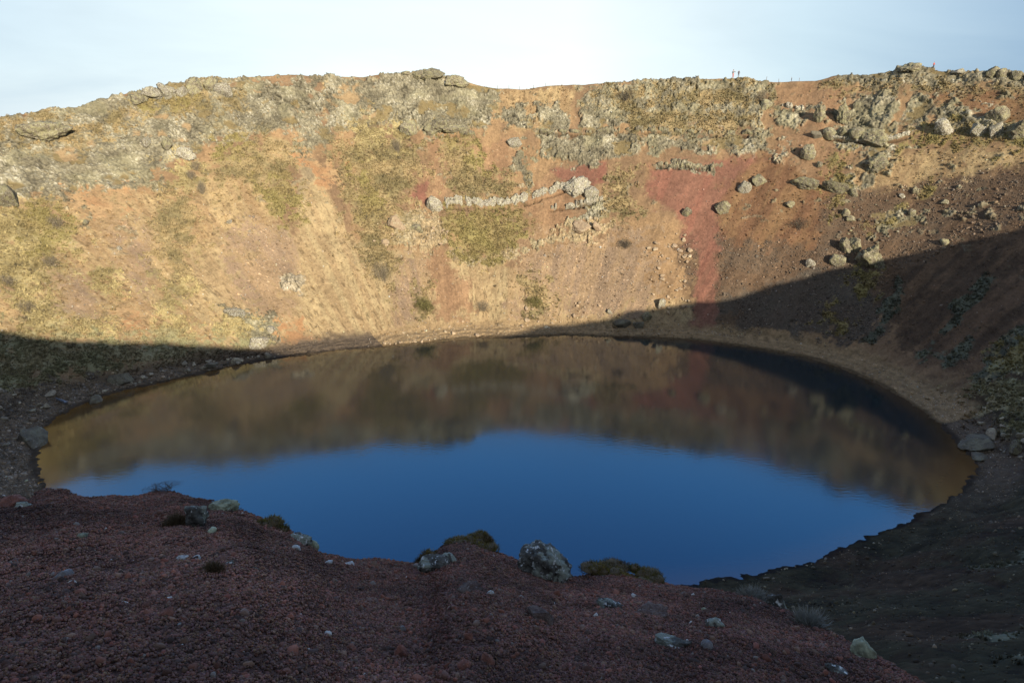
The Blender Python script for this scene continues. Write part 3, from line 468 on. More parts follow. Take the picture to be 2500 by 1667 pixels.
# ------------------------------------------------------------------ noise (numpy)
def _hash(ix, iy, iz, seed):
    h = (ix*np.uint32(374761393)) ^ (iy*np.uint32(668265263)) ^ (iz*np.uint32(2147483647)) ^ np.uint32((seed*144665+977) & 0xffffffff)
    h = (h ^ (h >> np.uint32(13)))*np.uint32(1274126177)
    h = (h ^ (h >> np.uint32(16)))*np.uint32(2246822519)
    return h ^ (h >> np.uint32(13))
def vnoise(x, y, z, seed=0):
    """smooth value noise in -1..1"""
    x = np.asarray(x, np.float64); y = np.asarray(y, np.float64)+0*x; z = np.asarray(z, np.float64)+0*x
    fx, fy, fz = np.floor(x), np.floor(y), np.floor(z)
    ix, iy, iz = [(f.astype(np.int64) & 0xffffffff).astype(np.uint32) for f in (fx, fy, fz)]
    tx, ty, tz = x-fx, y-fy, z-fz
    tx, ty, tz = [t*t*t*(t*(t*6-15)+10) for t in (tx, ty, tz)]
    one = np.uint32(1)
    def hv(a, b, c): return _hash(ix+np.uint32(a), iy+np.uint32(b), iz+np.uint32(c), seed).astype(np.float64)/2147483648.0-1.0
    def lerp(a, b, t): return a+(b-a)*t
    r0 = lerp(lerp(hv(0,0,0), hv(1,0,0), tx), lerp(hv(0,1,0), hv(1,1,0), tx), ty)
    r1 = lerp(lerp(hv(0,0,1), hv(1,0,1), tx), lerp(hv(0,1,1), hv(1,1,1), tx), ty)
    return lerp(r0, r1, tz)
def fbm(x, y, z, octv, seed=0, gain=0.5):
    s = 0.0; a = 1.0; n = 0.0; f = 1.0
    for o in range(octv):
        s = s+a*vnoise(x*f, y*f, z*f, seed+o*17); n += a; a *= gain; f *= 2.03
    return s/n
def worley(u, v, seed=0):
    """F1, F2-F1, cell random on a plane"""
    fu, fv = np.floor(u), np.floor(v)
    f1 = np.full(u.shape, 9.0); f2 = np.full(u.shape, 9.0); cid = np.zeros(u.shape)
    for a in (-1, 0, 1):
        for b in (-1, 0, 1):
            iu = ((fu+a).astype(np.int64) & 0xffffffff).astype(np.uint32); iv = ((fv+b).astype(np.int64) & 0xffffffff).astype(np.uint32)
            h1 = _hash(iu, iv, np.uint32(1)+0*iu, seed)/4294967296.0; h2 = _hash(iu, iv, np.uint32(7)+0*iu, seed)/4294967296.0
            d = np.hypot(fu+a+h1-u, fv+b+h2-v)
            near = d < f1
            f2 = np.where(near, f1, np.minimum(f2, d)); cid = np.where(near, h1*0.61+h2*0.39, cid); f1 = np.where(near, d, f1)
    return f1, f2-f1, cid
def sstep(a, b, x):
    t = np.clip((x-a)/(b-a), 0, 1); return t*t*(3-2*t)

# ------------------------------------------------------------------ object helpers
def set_props(o, label=None, cat=None, group=None, kind=None):
    if label: o['label'] = label
    if cat: o['category'] = cat
    if group: o['group'] = group
    if kind: o['kind'] = kind
    return o
def mesh_np(name, verts, faces, mat=None, smooth=True, parent=None, col=None, link=True):
    """verts (n,3); faces (m,3) or (m,4)"""
    me = bpy.data.meshes.new(name)
    verts = np.ascontiguousarray(verts, np.float32); faces = np.ascontiguousarray(faces, np.int32)
    me.vertices.add(len(verts)); me.vertices.foreach_set('co', verts.ravel())
    k = faces.shape[1]; me.loops.add(faces.size); me.loops.foreach_set('vertex_index', faces.ravel())
    me.polygons.add(len(faces)); me.polygons.foreach_set('loop_start', np.arange(0, faces.size, k, dtype=np.int32))
    me.polygons.foreach_set('loop_total', np.full(len(faces), k, np.int32))
    me.update(calc_edges=True)
    if smooth: me.polygons.foreach_set('use_smooth', np.ones(len(faces), bool))
    if col is not None:
        at = me.attributes.new('Col', 'FLOAT_COLOR', 'POINT')
        at.data.foreach_set('color', np.ascontiguousarray(np.column_stack([col, np.ones(len(col))]), np.float32).ravel())
    if mat: me.materials.append(mat)
    o = bpy.data.objects.new(name, me)
    if link: C.objects.link(o)
    if parent: o.parent = parent
    return o
def empty(name, loc, rz=0.0):
    o = bpy.data.objects.new(name, None); C.objects.link(o); o.location = loc; o.rotation_euler = (0, 0, rz); o.empty_display_size = 0.2
    return o

# ------------------------------------------------------------------ materials
def new_mat(name, rough=0.92, spec=0.25):
    m = bpy.data.materials.new(name); m.use_nodes = True
    nt = m.node_tree; b = nt.nodes['Principled BSDF']
    b.inputs['Roughness'].default_value = rough; b.inputs['Specular IOR Level'].default_value = spec
    return m, nt, b
def N(nt, t, **kw):
    n = nt.nodes.new(t)
    for k, v in kw.items():
        if k in ('operation', 'data_type', 'blend_type', 'attribute_type', 'attribute_name', 'interpolation_type', 'feature'): setattr(n, k, v)
        else: n.inputs[k.replace('_', ' ')].default_value = v
    return n
def noise_node(nt, vec, scale, detail=4, rough=0.55):
    n = N(nt, 'ShaderNodeTexNoise', Scale=scale, Detail=detail, Roughness=rough)
    nt.links.new(vec, n.inputs['Vector']); return n.outputs[0]
def rng_node(nt, val, a, b, c=0.0, d=1.0):
    n = N(nt, 'ShaderNodeMapRange'); n.inputs['From Min'].default_value = a; n.inputs['From Max'].default_value = b
    n.inputs['To Min'].default_value = c; n.inputs['To Max'].default_value = d
    nt.links.new(val, n.inputs['Value']); return n.outputs[0]
def mixc(nt, fac, a, b, blend='MIX'):
    n = N(nt, 'ShaderNodeMix', data_type='RGBA', blend_type=blend)
    for s, v in (('Factor', fac), ('A', a), ('B', b)):
        sk = n.inputs[s]
        if hasattr(v, 'is_output'): nt.links.new(v, sk)
        elif s == 'Factor': sk.default_value = v
        else: sk.default_value = (*v, 1)
    return n.outputs['Result']
def bump(nt, b, h, strength, dist):
    n = N(nt, 'ShaderNodeBump', Strength=strength, Distance=dist); nt.links.new(h, n.inputs['Height']); nt.links.new(n.outputs[0], b.inputs['Normal'])
def pos_node(nt): return N(nt, 'ShaderNodeNewGeometry').outputs['Position']

def unwrap(th): return (th+np.pi/2) % (2*np.pi)-np.pi/2
def rock_mat(name, base, dark, lichen, white, k=1.0, lich=(0.48, 0.60), wht=(0.62, 0.70), bd=0.15):
    """base stone, darker stone, lichen crust and white lichen spots; k scales the pattern (1/m)"""
    m, nt, b = new_mat(name)
    p = pos_node(nt)
    n1 = noise_node(nt, p, 0.9*k, 5, 0.6); n2 = noise_node(nt, p, 2.1*k, 6, 0.65); n3 = noise_node(nt, p, 4.3*k, 3, 0.6)
    oi = N(nt, 'ShaderNodeObjectInfo').outputs['Random']
    c = mixc(nt, rng_node(nt, n2, 0.36, 0.62), dark, base)
    c = mixc(nt, rng_node(nt, n1, lich[0], lich[1]), c, lichen)
    c = mixc(nt, rng_node(nt, n3, wht[0], wht[1]), c, white)
    c = mixc(nt, 1.0, c, N_rgb(nt, oi, 0.78, 1.18), 'MULTIPLY')
    nt.links.new(c, b.inputs['Base Color'])
    bump(nt, b, noise_node(nt, p, 5.0*k, 8, 0.7), 0.9, bd)
    return m
def N_rgb(nt, val, a, b):
    r = rng_node(nt, val, 0, 1, a, b); n = N(nt, 'ShaderNodeCombineColor')
    for i in range(3): nt.links.new(r, n.inputs[i])
    return n.outputs[0]
def col_mat(name, instancer=False, k=3.0, amp=0.35, bs=0.6, bd=0.12, rough=0.95, spec=0.15):
    """uses the painted colour attribute of the thing, broken up by noise"""
    m, nt, b = new_mat(name, rough, spec)
    a = N(nt, 'ShaderNodeAttribute', attribute_name='Col'); a.attribute_type = 'INSTANCER' if instancer else 'GEOMETRY'
    p = pos_node(nt); n = noise_node(nt, p, k, 6, 0.65)
    c = mixc(nt, 1.0, a.outputs['Color'], N_rgb(nt, n, 1-amp*1.6, 1+amp*1.6), 'MULTIPLY')
    nt.links.new(c, b.inputs['Base Color'])
    if bs: bump(nt, b, noise_node(nt, p, k*1.7, 6, 0.7), bs, bd)
    return m
def flat_mat(name, c, rough=0.8, var=0.25, k=6.0):
    m, nt, b = new_mat(name, rough, 0.3)
    n = noise_node(nt, pos_node(nt), k, 4)
    nt.links.new(mixc(nt, 1.0, N_const(nt, c), N_rgb(nt, n, 1-var, 1+var), 'MULTIPLY'), b.inputs['Base Color'])
    return m
def N_const(nt, c):
    n = N(nt, 'ShaderNodeRGB'); n.outputs[0].default_value = (*c, 1); return n.outputs[0]

M_TERRAIN = col_mat('crater_soil', k=4.5, amp=0.26, bs=0.8, bd=0.12)
M_SCREE = col_mat('scree_stone', True, k=5, amp=0.12, bs=0)
M_TUFT = col_mat('dry_tuft', True, k=2, amp=0.15, bs=0)
M_GRAVEL = col_mat('scoria_gravel', True, k=90, amp=0.2, bs=0)
_nt = M_GRAVEL.node_tree; _b = _nt.nodes['Principled BSDF']; _src = _b.inputs['Base Color'].links[0].from_socket
_va = N(_nt, 'ShaderNodeAttribute', attribute_name='Var'); _nt.links.new(mixc(_nt, 1.0, _src, _va.outputs['Color'], 'MULTIPLY'), _b.inputs['Base Color'])
M_BANK = col_mat('scoria_ground', k=35, amp=0.4, bs=0.8, bd=0.02)
M_WROCK = rock_mat('lichen_rock', (0.225,0.19,0.125), (0.085,0.07,0.05), (0.26,0.235,0.13), (0.48,0.45,0.37), 1.4, lich=(0.44,0.58), wht=(0.59,0.66), bd=0.3)
M_WWHITE = rock_mat('white_lichen_rock', (0.29,0.25,0.175), (0.12,0.098,0.07), (0.30,0.27,0.165), (0.52,0.49,0.41), 1.4, wht=(0.50,0.60), bd=0.3)
M_PALE = rock_mat('pale_stone', (0.40,0.30,0.19), (0.27,0.19,0.125), (0.41,0.35,0.23), (0.58,0.51,0.40), 0.8, lich=(0.55,0.68))
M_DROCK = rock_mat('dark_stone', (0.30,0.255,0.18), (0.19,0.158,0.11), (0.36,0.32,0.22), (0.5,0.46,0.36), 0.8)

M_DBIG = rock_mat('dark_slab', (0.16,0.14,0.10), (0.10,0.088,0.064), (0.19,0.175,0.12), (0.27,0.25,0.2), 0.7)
# ------------------------------------------------------------------ rock meshes
def ico(sub):
    bm = bmesh.new(); bmesh.ops.create_icosphere(bm, subdivisions=sub, radius=1.0)
    bm.verts.ensure_lookup_table()
    v = np.array([q.co[:] for q in bm.verts]); f = np.array([[w.index for w in t.verts] for t in bm.faces]); bm.free()
    return v, f
ICO = {s: ico(s) for s in (1, 2, 3, 4, 5)}
def rock_shape(kind, seed, sub=4):
    rs = np.random.RandomState(seed); v, f = ICO[sub]
    d = v/np.linalg.norm(v, axis=1)[:, None]
    npl = {'round': 15, 'block': 10, 'crag': 15, 'slab': 10, 'ledge': 14}.get(kind, 14)
    n = rs.normal(size=(npl, 3)); n /= np.linalg.norm(n, axis=1)[:, None]
    off = rs.uniform(0.72, 1.0, npl) if kind != 'round' else rs.uniform(0.78, 1.0, npl)
    dn = d@n.T
    r = np.where(dn > 0.05, off/np.maximum(dn, 0.05), 9).min(axis=1)
    r = np.minimum(r, {'block': 1.6, 'slab': 1.6, 'crag': 1.35, 'ledge': 1.35}.get(kind, 1.15))
    s = seed*3.7
    amp = {'round': 0.16, 'block': 0.10, 'crag': 0.42, 'slab': 0.08, 'ledge': 0.34}.get(kind, 0.14)
    fr = {'round': 1.7, 'block': 2.0, 'crag': 1.9, 'slab': 2.0, 'ledge': 2.3}.get(kind, 2.0)
    nz = fbm(d[:,0]*fr+s, d[:,1]*fr+5, d[:,2]*fr, 5 if sub > 2 else 2, seed, 0.55)
    r = r*(1+amp*nz)
    if kind in ('crag', 'ledge') and sub > 2:
        rid = 1-np.abs(vnoise(d[:,0]*3.1+s, d[:,1]*3.1, d[:,2]*3.1, seed+3)); r = r*(0.86+0.24*sstep(0.5, 0.95, rid)*0-0.10*sstep(0.86, 1.0, rid)+0.12)
    if sub > 3: r = r*(1+0.07*fbm(d[:,0]*6+s, d[:,1]*6, d[:,2]*6, 4, seed+9, 0.65)-0.07*sstep(0.90, 1.0, 1-np.abs(vnoise(d[:,0]*2.7, d[:,1]*2.7+s, d[:,2]*2.7, seed+8))))
    p = d*r[:, None]
    if kind == 'slab': p = p*np.array([1, 1, 0.6])
    mn, mx = p.min(0), p.max(0)
    p = (p-(mn+mx)/2)/((mx-mn)/2)          # fills the unit cube
    return p, f
def rock_mesh(name, kind, seed, mat, sub=4):
    p, f = rock_shape(kind, seed, sub)
    o = mesh_np(name, p, f, mat, smooth=(sub > 3), link=False)
    me = o.data; bpy.data.objects.remove(o); return me

# ------------------------------------------------------------------ the crater: one sheet from below the water out to the horizon
def build_terrain():
    th = np.concatenate([np.arange(12, 166, 0.10), np.arange(166, 214, 0.16), np.arange(214, 262, 0.7), np.arange(262, 372, 0.24)])
    th = np.unique(np.round(th, 3)); th = th[th < 371.9]; th = np.radians(th)
    rows_in = np.linspace(-0.14, 0, 9)[:-1]
    rows = np.linspace(0, 1, 400)
    rows_out = 1+np.cumsum(np.array([0.15,0.25,0.4,0.6,0.8,1,1.5,2,3,4,6,9,14,20,40,90,200,500,1200,2500]))/60.0
    tt = np.concatenate([rows_in, rows, rows_out])
    TH, T = np.meshgrid(th, tt, indexing='ij'); nc, nr = TH.shape
    th_, t_ = TH.ravel(), T.ravel()
    x, y, z = wall_xyz(th_, t_)
    u, v = unwrap(th_)*100.0, t_*70.0
    # normals from the smooth profile
    P = np.stack([x, y, z], -1).reshape(nc, nr, 3)
    du = np.roll(P, -1, 0)-np.roll(P, 1, 0); dv = np.gradient(P, axis=1)
    nrm = np.cross(dv, -du); nrm /= np.linalg.norm(nrm, axis=-1, keepdims=True)
    nrm = np.where(nrm[..., 2:3] < 0, -nrm, nrm).reshape(-1, 3)
    inside = (t_ > -0.02) & (t_ < 1.25)
    # ---- paint
    n_big = fbm(x/14, y/14, z/14, 4, 1); n_mid = fbm(x/3.5, y/3.5, z/3.5, 4, 2); n_fin = fbm(x/0.9, y/0.9, z/0.9, 3, 3); n_xf = fbm(x/0.27, y/0.27, z/0.27, 2, 4)
    streak = fbm(u/2.2, v/22, 0*u, 4, 5); streak2 = fbm(u/0.9+n_mid, v/9, 0*u, 3, 6)
    rag = fbm(x/2.2, y/2.2, z/2.2, 5, 8, 0.62)
    PAL = {'orange': ((0.342,0.245,0.124),(0.270,0.180,0.092)), 'tan': ((0.325,0.242,0.128),(0.28,0.195,0.102)), 'sand': ((0.38,0.285,0.14),(0.30,0.22,0.11)),
           'khaki': ((0.215,0.165,0.098),(0.26,0.195,0.11)), 'gravel': ((0.105,0.072,0.046),(0.125,0.079,0.047)), 'brown': ((0.19,0.112,0.055),(0.165,0.088,0.047)),
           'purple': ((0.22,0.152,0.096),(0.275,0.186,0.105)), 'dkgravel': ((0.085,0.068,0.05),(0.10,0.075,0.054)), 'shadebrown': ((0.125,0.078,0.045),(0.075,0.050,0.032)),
           'red': ((0.200,0.090,0.060),(0.176,0.086,0.057)), 'redorange': ((0.258,0.158,0.085),(0.215,0.128,0.070)), 'rust': ((0.26,0.145,0.07),(0.34,0.225,0.115)),
           'rock': ((0.235,0.208,0.138),(0.175,0.152,0.10)), 'tanrock': ((0.30,0.22,0.12),(0.34,0.26,0.15)), 'whiterock': ((0.38,0.33,0.24),(0.30,0.25,0.17)),
           'heather': ((0.255,0.19,0.095),(0.19,0.152,0.074)), 'moss': ((0.19,0.155,0.06),(0.235,0.18,0.08)), 'ygrass': ((0.31,0.25,0.12),(0.24,0.19,0.088)),
           'dkgrass': ((0.20,0.185,0.098),(0.26,0.22,0.12)), 'dkstony': ((0.15,0.112,0.07),(0.095,0.07,0.045)), 'teal': ((0.125,0.13,0.088),(0.085,0.086,0.06))}
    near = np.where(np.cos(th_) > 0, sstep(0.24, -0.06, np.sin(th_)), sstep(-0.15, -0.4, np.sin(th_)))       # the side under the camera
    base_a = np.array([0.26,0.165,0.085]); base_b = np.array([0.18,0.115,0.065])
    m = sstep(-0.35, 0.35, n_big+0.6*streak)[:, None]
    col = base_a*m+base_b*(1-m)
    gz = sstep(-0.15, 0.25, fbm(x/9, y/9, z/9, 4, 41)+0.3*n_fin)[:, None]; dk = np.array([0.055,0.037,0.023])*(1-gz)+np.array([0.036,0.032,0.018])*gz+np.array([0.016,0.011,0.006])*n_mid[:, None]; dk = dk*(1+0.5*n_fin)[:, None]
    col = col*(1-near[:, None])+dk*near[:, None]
    W = {k: np.zeros(len(x)) for k in PAL}
    for cls, fe, ra, poly in ZONES:
        pu = np.array([q[0] for q in poly]); pv = np.array([q[1] for q in poly])
        mg = fe+ra+1
        ix = np.where((u > pu.min()-mg) & (u < pu.max()+mg) & (v > pv.min()-mg) & (v < pv.max()+mg) & inside)[0]
        if len(ix) == 0: continue
        a, b_ = u[ix], v[ix]
        ins = np.zeros(len(ix), bool); dist = np.full(len(ix), 1e9)
        for i in range(len(poly)):
            x1, y1, x2, y2 = pu[i], pv[i], pu[i-1], pv[i-1]
            if y1 != y2:
                cr = ((y1 > b_) != (y2 > b_)) & (a < (x2-x1)*(b_-y1)/(y2-y1)+x1); ins ^= cr
            ex, ey = x2-x1, y2-y1; l2 = ex*ex+ey*ey+1e-9
            q = np.clip(((a-x1)*ex+(b_-y1)*ey)/l2, 0, 1)
            dist = np.minimum(dist, np.hypot(a-x1-q*ex, b_-y1-q*ey))
        vg_ = 1.5 if cls in ('heather', 'moss', 'ygrass', 'dkgrass', 'rust', 'purple') else 1.0; fe = fe*(vg_ if vg_ > 1 else 0.7)
        sd = np.where(ins, dist, -dist)+ra*vg_*(1.5*rag[ix]+0.35*streak2[ix])
        if vg_ > 1: sd = sd+ra*(1.1*n_fin[ix]+0.9*n_xf[ix])
        w = sstep(-fe*0.5, fe*0.5, sd)
        for k in W: W[k][ix] *= (1-w)
        W[cls][ix] += w
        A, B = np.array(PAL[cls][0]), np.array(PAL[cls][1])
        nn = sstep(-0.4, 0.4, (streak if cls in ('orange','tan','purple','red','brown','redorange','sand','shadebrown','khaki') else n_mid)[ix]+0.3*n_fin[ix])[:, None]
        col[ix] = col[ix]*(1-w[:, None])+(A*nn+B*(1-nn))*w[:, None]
    rock = np.clip(W['rock']+W['tanrock']*0.8+W['whiterock'], 0, 1)
    veg = np.clip(W['heather']+W['moss']+W['ygrass']+W['dkgrass'], 0, 1)
    soil = np.clip(1-rock-veg, 0, 1)
    # stray lichen rock breaking through the upper soils, stray grass below
    up = sstep(24, 50, v)*(np.sin(th_) > 0.1)
    stray = sstep(0.30, 0.42, fbm(x/3.0, y/3.0, z/2.0, 5, 40, 0.6)+0.10*up-0.06)*up*soil*(1-W['red'])*(1-0.7*W['redorange'])
    col = col*(1-stray[:, None])+np.array([0.22,0.19,0.12])*stray[:, None]; rock = np.clip(rock+stray, 0, 1)
    # holes in the rock where soil and scrub show
    hole = sstep(0.15, 0.32, fbm(x/4.5+9, y/4.5, z/4.5, 4, 44, 0.6))*W['rock']
    hcol = np.where((n_big > -0.28)[:, None], np.array([0.175,0.132,0.062]), np.array([0.26,0.18,0.095]))
    col = col*(1-hole[:, None])+hcol*hole[:, None]; rock = rock*(1-hole)
    # ---- shape
    amp_in = sstep(0.02, 0.12, t_)*np.where(t_ > 1.0, np.exp(-(t_-1)*3), 1.0)
    disp = 1.0*fbm(x/16, y/16, z/16, 3, 11)*amp_in+0.10*fbm(u/1.6+1.2*n_mid, v/11, 0*u, 3, 13)*amp_in*soil*sstep(-0.2, 0.4, n_big)+0.55*fbm(u/7, v/45, 0*u, 3, 12)*amp_in
    f1, e1, c1 = worley(u/2.5+0.5*n_mid, v/1.05+0.5*n_mid, 21); f1b, e1b, c1b = worley(u/0.85+0.4*n_fin, v/0.46+0.4*n_fin, 22)
    lump = fbm(x/2.6, y/2.6, z/2.0, 5, 31, 0.58)
    crack = sstep(0.16, 0.0, e1); crackb = sstep(0.22, 0.0, e1b)
    big = sstep(-0.1, 0.35, fbm(x/7, y/7, z/7, 2, 35))
    disp += rock*(1.15*lump+(0.80*big+0.2)*(c1-0.5)+0.28*(c1b-0.5)-0.40*crack*big-0.18*crackb+0.35)*amp_in
    disp += soil*(0.05*n_fin+0.10*n_mid+0.035*n_xf+near*(0.25*n_mid+0.12*n_fin))*amp_in+veg*(0.14*n_fin+0.25*n_mid)*amp_in
    disp += W['tanrock']*0.35*(c1-0.4)
    hf = fbm(x/0.6, y/0.6, z/0.45, 3, 34, 0.75); disp += rock*0.34*hf*amp_in
    tilt = fbm(x/0.3, y/0.3, z/0.26, 3, 33, 0.7)
    spot = sstep(0.34, 0.52, tilt+0.45*n_mid)*rock
    wz = 0.35*fbm(x/9, y/9, z/9, 2, 47)+0.1
    col = np.where((rock > 0.4)[:, None], col*(1+0.40*np.clip(lump, -0.8, 0.8)+0.55*tilt)[:, None], col)
    col = col*(1-rock*np.clip(0.62*crack*big+0.45*crackb, 0, 0.8))[:, None]
    col = col*(1-spot[:, None]*0.7)+np.array([0.42,0.39,0.31])*(spot*0.7)[:, None]
    green = sstep(0.0, 0.4, fbm(x/5, y/5, z/5, 3, 52))*rock*0.4
    col = col*(1-green[:, None])+np.array([0.255,0.23,0.135])*green[:, None]*(1+0.4*tilt)[:, None]
    col = col*(1+0.22*n_mid+0.20*n_fin+(0.28+0.25*near)*n_xf)[:, None]
    # bright little stones and darker clods in the soils
    _, _, cs = worley(u/0.28, v/0.28, 61)
    clod = (cs > 0.93)*soil*(W['gravel']+W['purple']+W['dkgravel']+0.35)
    col = col*(1+0.7*clod)[:, None]; col = col*(1-0.35*((cs < 0.08)*soil))[:, None]
    scl = sstep(0.32, 0.46, fbm(x/1.1, y/1.1, z/1.1, 4, 71, 0.65)+0.12*streak)*soil*(W['orange']+W['tan']*0.5)
    col = col*(1-0.35*scl)[:, None]
    fleck = sstep(0.30, 0.48, fbm(u/0.7+0.3*n_fin, v/1.5, 0*u, 3, 73, 0.6)+0.35*n_mid)*soil*(W['orange']+W['tan']+W['khaki']*0.5+0.4*W['redorange'])
    col = col*(1-0.38*fleck)[:, None]; disp = disp-0.08*fleck
    # beach: sandy terraces, dark wet rim at the water
    d = t_*(rim_r(th_)-shore_r(th_))
    bch = sstep(-0.2, 0.0, d)*sstep(7.5, 5.0, d+1.6*rag)*sstep(-0.55, -0.2, np.sin(th_))
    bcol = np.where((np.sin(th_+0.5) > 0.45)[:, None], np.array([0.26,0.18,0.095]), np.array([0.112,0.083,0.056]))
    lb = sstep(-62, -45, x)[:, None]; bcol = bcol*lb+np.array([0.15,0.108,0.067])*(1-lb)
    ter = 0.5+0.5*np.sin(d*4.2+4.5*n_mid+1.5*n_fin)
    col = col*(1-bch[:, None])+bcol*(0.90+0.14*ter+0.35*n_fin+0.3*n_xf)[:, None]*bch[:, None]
    disp += bch*(0.07*ter+0.10*n_fin+0.05*n_mid)
    disp -= 0.12*sstep(0.5, -0.6, d)*(d > -4)
    disp += (0.16*n_fin+0.16*n_mid+0.22*sstep(0.1, 0.45, rag))*sstep(-2.5, -0.8, d)*sstep(4.5, 1.5, d)
    wet = sstep(1.1, 0.3, d+0.8*rag)*(d > -3)
    col = col*(1-0.62*wet)[:, None]
    # ledges with a hollow under them
    for pts, wd, kind, label in LEDGES:
        if kind == 'hollow': continue
        lu = np.array([p[0]*100 for p in pts]); lv = np.array([p[1]*70 for p in pts])
        o_ = np.argsort(lu); lu, lv = lu[o_], lv[o_]
        ix = np.where((u > lu[0]-1) & (u < lu[-1]+1) & inside & (np.sin(th_) > 0))[0]
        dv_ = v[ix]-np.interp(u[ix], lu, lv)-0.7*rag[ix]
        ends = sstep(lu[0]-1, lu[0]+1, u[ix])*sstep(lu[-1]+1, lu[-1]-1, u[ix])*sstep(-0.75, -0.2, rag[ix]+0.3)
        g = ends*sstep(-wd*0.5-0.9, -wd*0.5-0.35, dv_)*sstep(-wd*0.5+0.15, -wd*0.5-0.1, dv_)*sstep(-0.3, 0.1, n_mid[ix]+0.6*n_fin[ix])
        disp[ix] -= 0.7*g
        col[ix] = col[ix]*(1-0.55*g)[:, None]  # shade in the hollow under the ledge, darkened into the wall colour
    disp = np.where(inside, disp, disp*0.0+np.where(t_ > 1.2, 0.6*n_big*np.clip(t_, 1, 12), 0))
    P = np.stack([x, y, z], -1)+nrm*disp[:, None]
    lum = col@np.array([0.3, 0.55, 0.15]); col = col*0.97+lum[:, None]*np.array([1.03, 1.0, 0.92])*0.03   # dust
    col = np.clip(col, 0.012, 0.75)
    i = np.arange(nc)[:, None]*nr+np.arange(nr-1)[None, :]
    j = ((np.arange(nc)+1) % nc)[:, None]*nr+np.arange(nr-1)[None, :]
    F = np.stack([i, j, j+1, i+1], -1).reshape(-1, 4)
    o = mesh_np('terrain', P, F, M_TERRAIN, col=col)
    o['kind'] = 'structure'
    G = dict(P=P, nrm=nrm, col=col, u=u, v=v, th=th_, t=t_, rock=rock, veg=veg, soil=soil, W=W, near=near, nc=nc, nr=nr, ths=th, tts=tt, bch=bch)
    return o, G
terrain, G = build_terrain()
PG = G['P'].reshape(G['nc'], G['nr'], 3)
def wall_at(th, t):
    """point on the finished wall and the outward normal there"""
    tw = th % (2*np.pi)
    if tw < G['ths'][0]: tw += 2*np.pi
    i = int(np.clip(np.searchsorted(G['ths'], tw), 1, G['nc']-2)); j = int(np.clip(np.searchsorted(G['tts'], t), 1, G['nr']-2))
    p = PG[i, j]; n = G['nrm'].reshape(G['nc'], G['nr'], 3)[i, j]
    return Vector(p), Vector(n)

# ------------------------------------------------------------------ the lake
def build_water():
    th = np.linspace(-np.pi, np.pi, 721)[:-1]; fr = np.array([0.0, 0.3, 0.5, 0.65, 0.78, 0.86, 0.90, 0.93, 0.95, 0.97, 0.985, 1.0, 1.08])
    TH, FRr = np.meshgrid(th, fr, indexing='ij'); r = shore_r(TH)*FRr
    x, y = CX+r*np.cos(TH), CY+r*np.sin(TH)
    V = np.stack([x, y, 0*x], -1).reshape(-1, 3); nc, nr = TH.shape
    dist = (shore_r(TH)-r).ravel()
    nz = fbm(V[:, 0]/9, V[:, 1]/9, 0*V[:, 0], 4, 81)
    left = sstep(-20, -60, V[:, 0]); right = sstep(40, 60, V[:, 0])*sstep(96, 80, V[:, 1])*0.7
    reach = 4.0+5*left+6*right
    sh = np.clip(1-dist/reach-0.25*nz, 0, 1)**1.3
    sh = sh*(0.45+0.55*np.clip(left+right, 0, 1))
    deep = np.array([0.013,0.022,0.026]); shal = np.array([0.13,0.066,0.018])
    col = deep*(1-sh[:, None])+shal*sh[:, None]
    i = np.arange(nc)[:, None]*nr+np.arange(nr-1)[None, :]; j = ((np.arange(nc)+1) % nc)[:, None]*nr+np.arange(nr-1)[None, :]
    F = np.stack([i, i+1, j+1, j], -1).reshape(-1, 4)
    m, nt, b = new_mat('lake_water', 0.08, 0.5)
    a = N(nt, 'ShaderNodeAttribute', attribute_name='Col'); nt.links.new(a.outputs['Color'], b.inputs['Base Color'])
    b.inputs['IOR'].default_value = 1.62
    b.inputs['Specular Tint'].default_value = (0.72, 0.92, 1.0, 1)
    p = pos_node(nt); mp = N(nt, 'ShaderNodeMapping'); mp.inputs['Scale'].default_value = (0.55, 1.6, 1.0); nt.links.new(p, mp.inputs['Vector'])
    h1 = noise_node(nt, mp.outputs[0], 1.6, 4, 0.5); big = noise_node(nt, p, 0.06, 3, 0.5)
    mul = N(nt, 'ShaderNodeMath', operation='MULTIPLY'); nt.links.new(h1, mul.inputs[0]); nt.links.new(rng_node(nt, big, 0.35, 0.65, 0.35, 1.2), mul.inputs[1])
    bump(nt, b, mul.outputs[0], 0.06, 0.10)
    nt.links.new(rng_node(nt, noise_node(nt, p, 0.035, 3, 0.5), 0.35, 0.65, 0.055, 0.105), b.inputs['Roughness'])   # calm and ruffled patches
    o = mesh_np('water', V, F, m, col=col); o['kind'] = 'structure'
build_water()

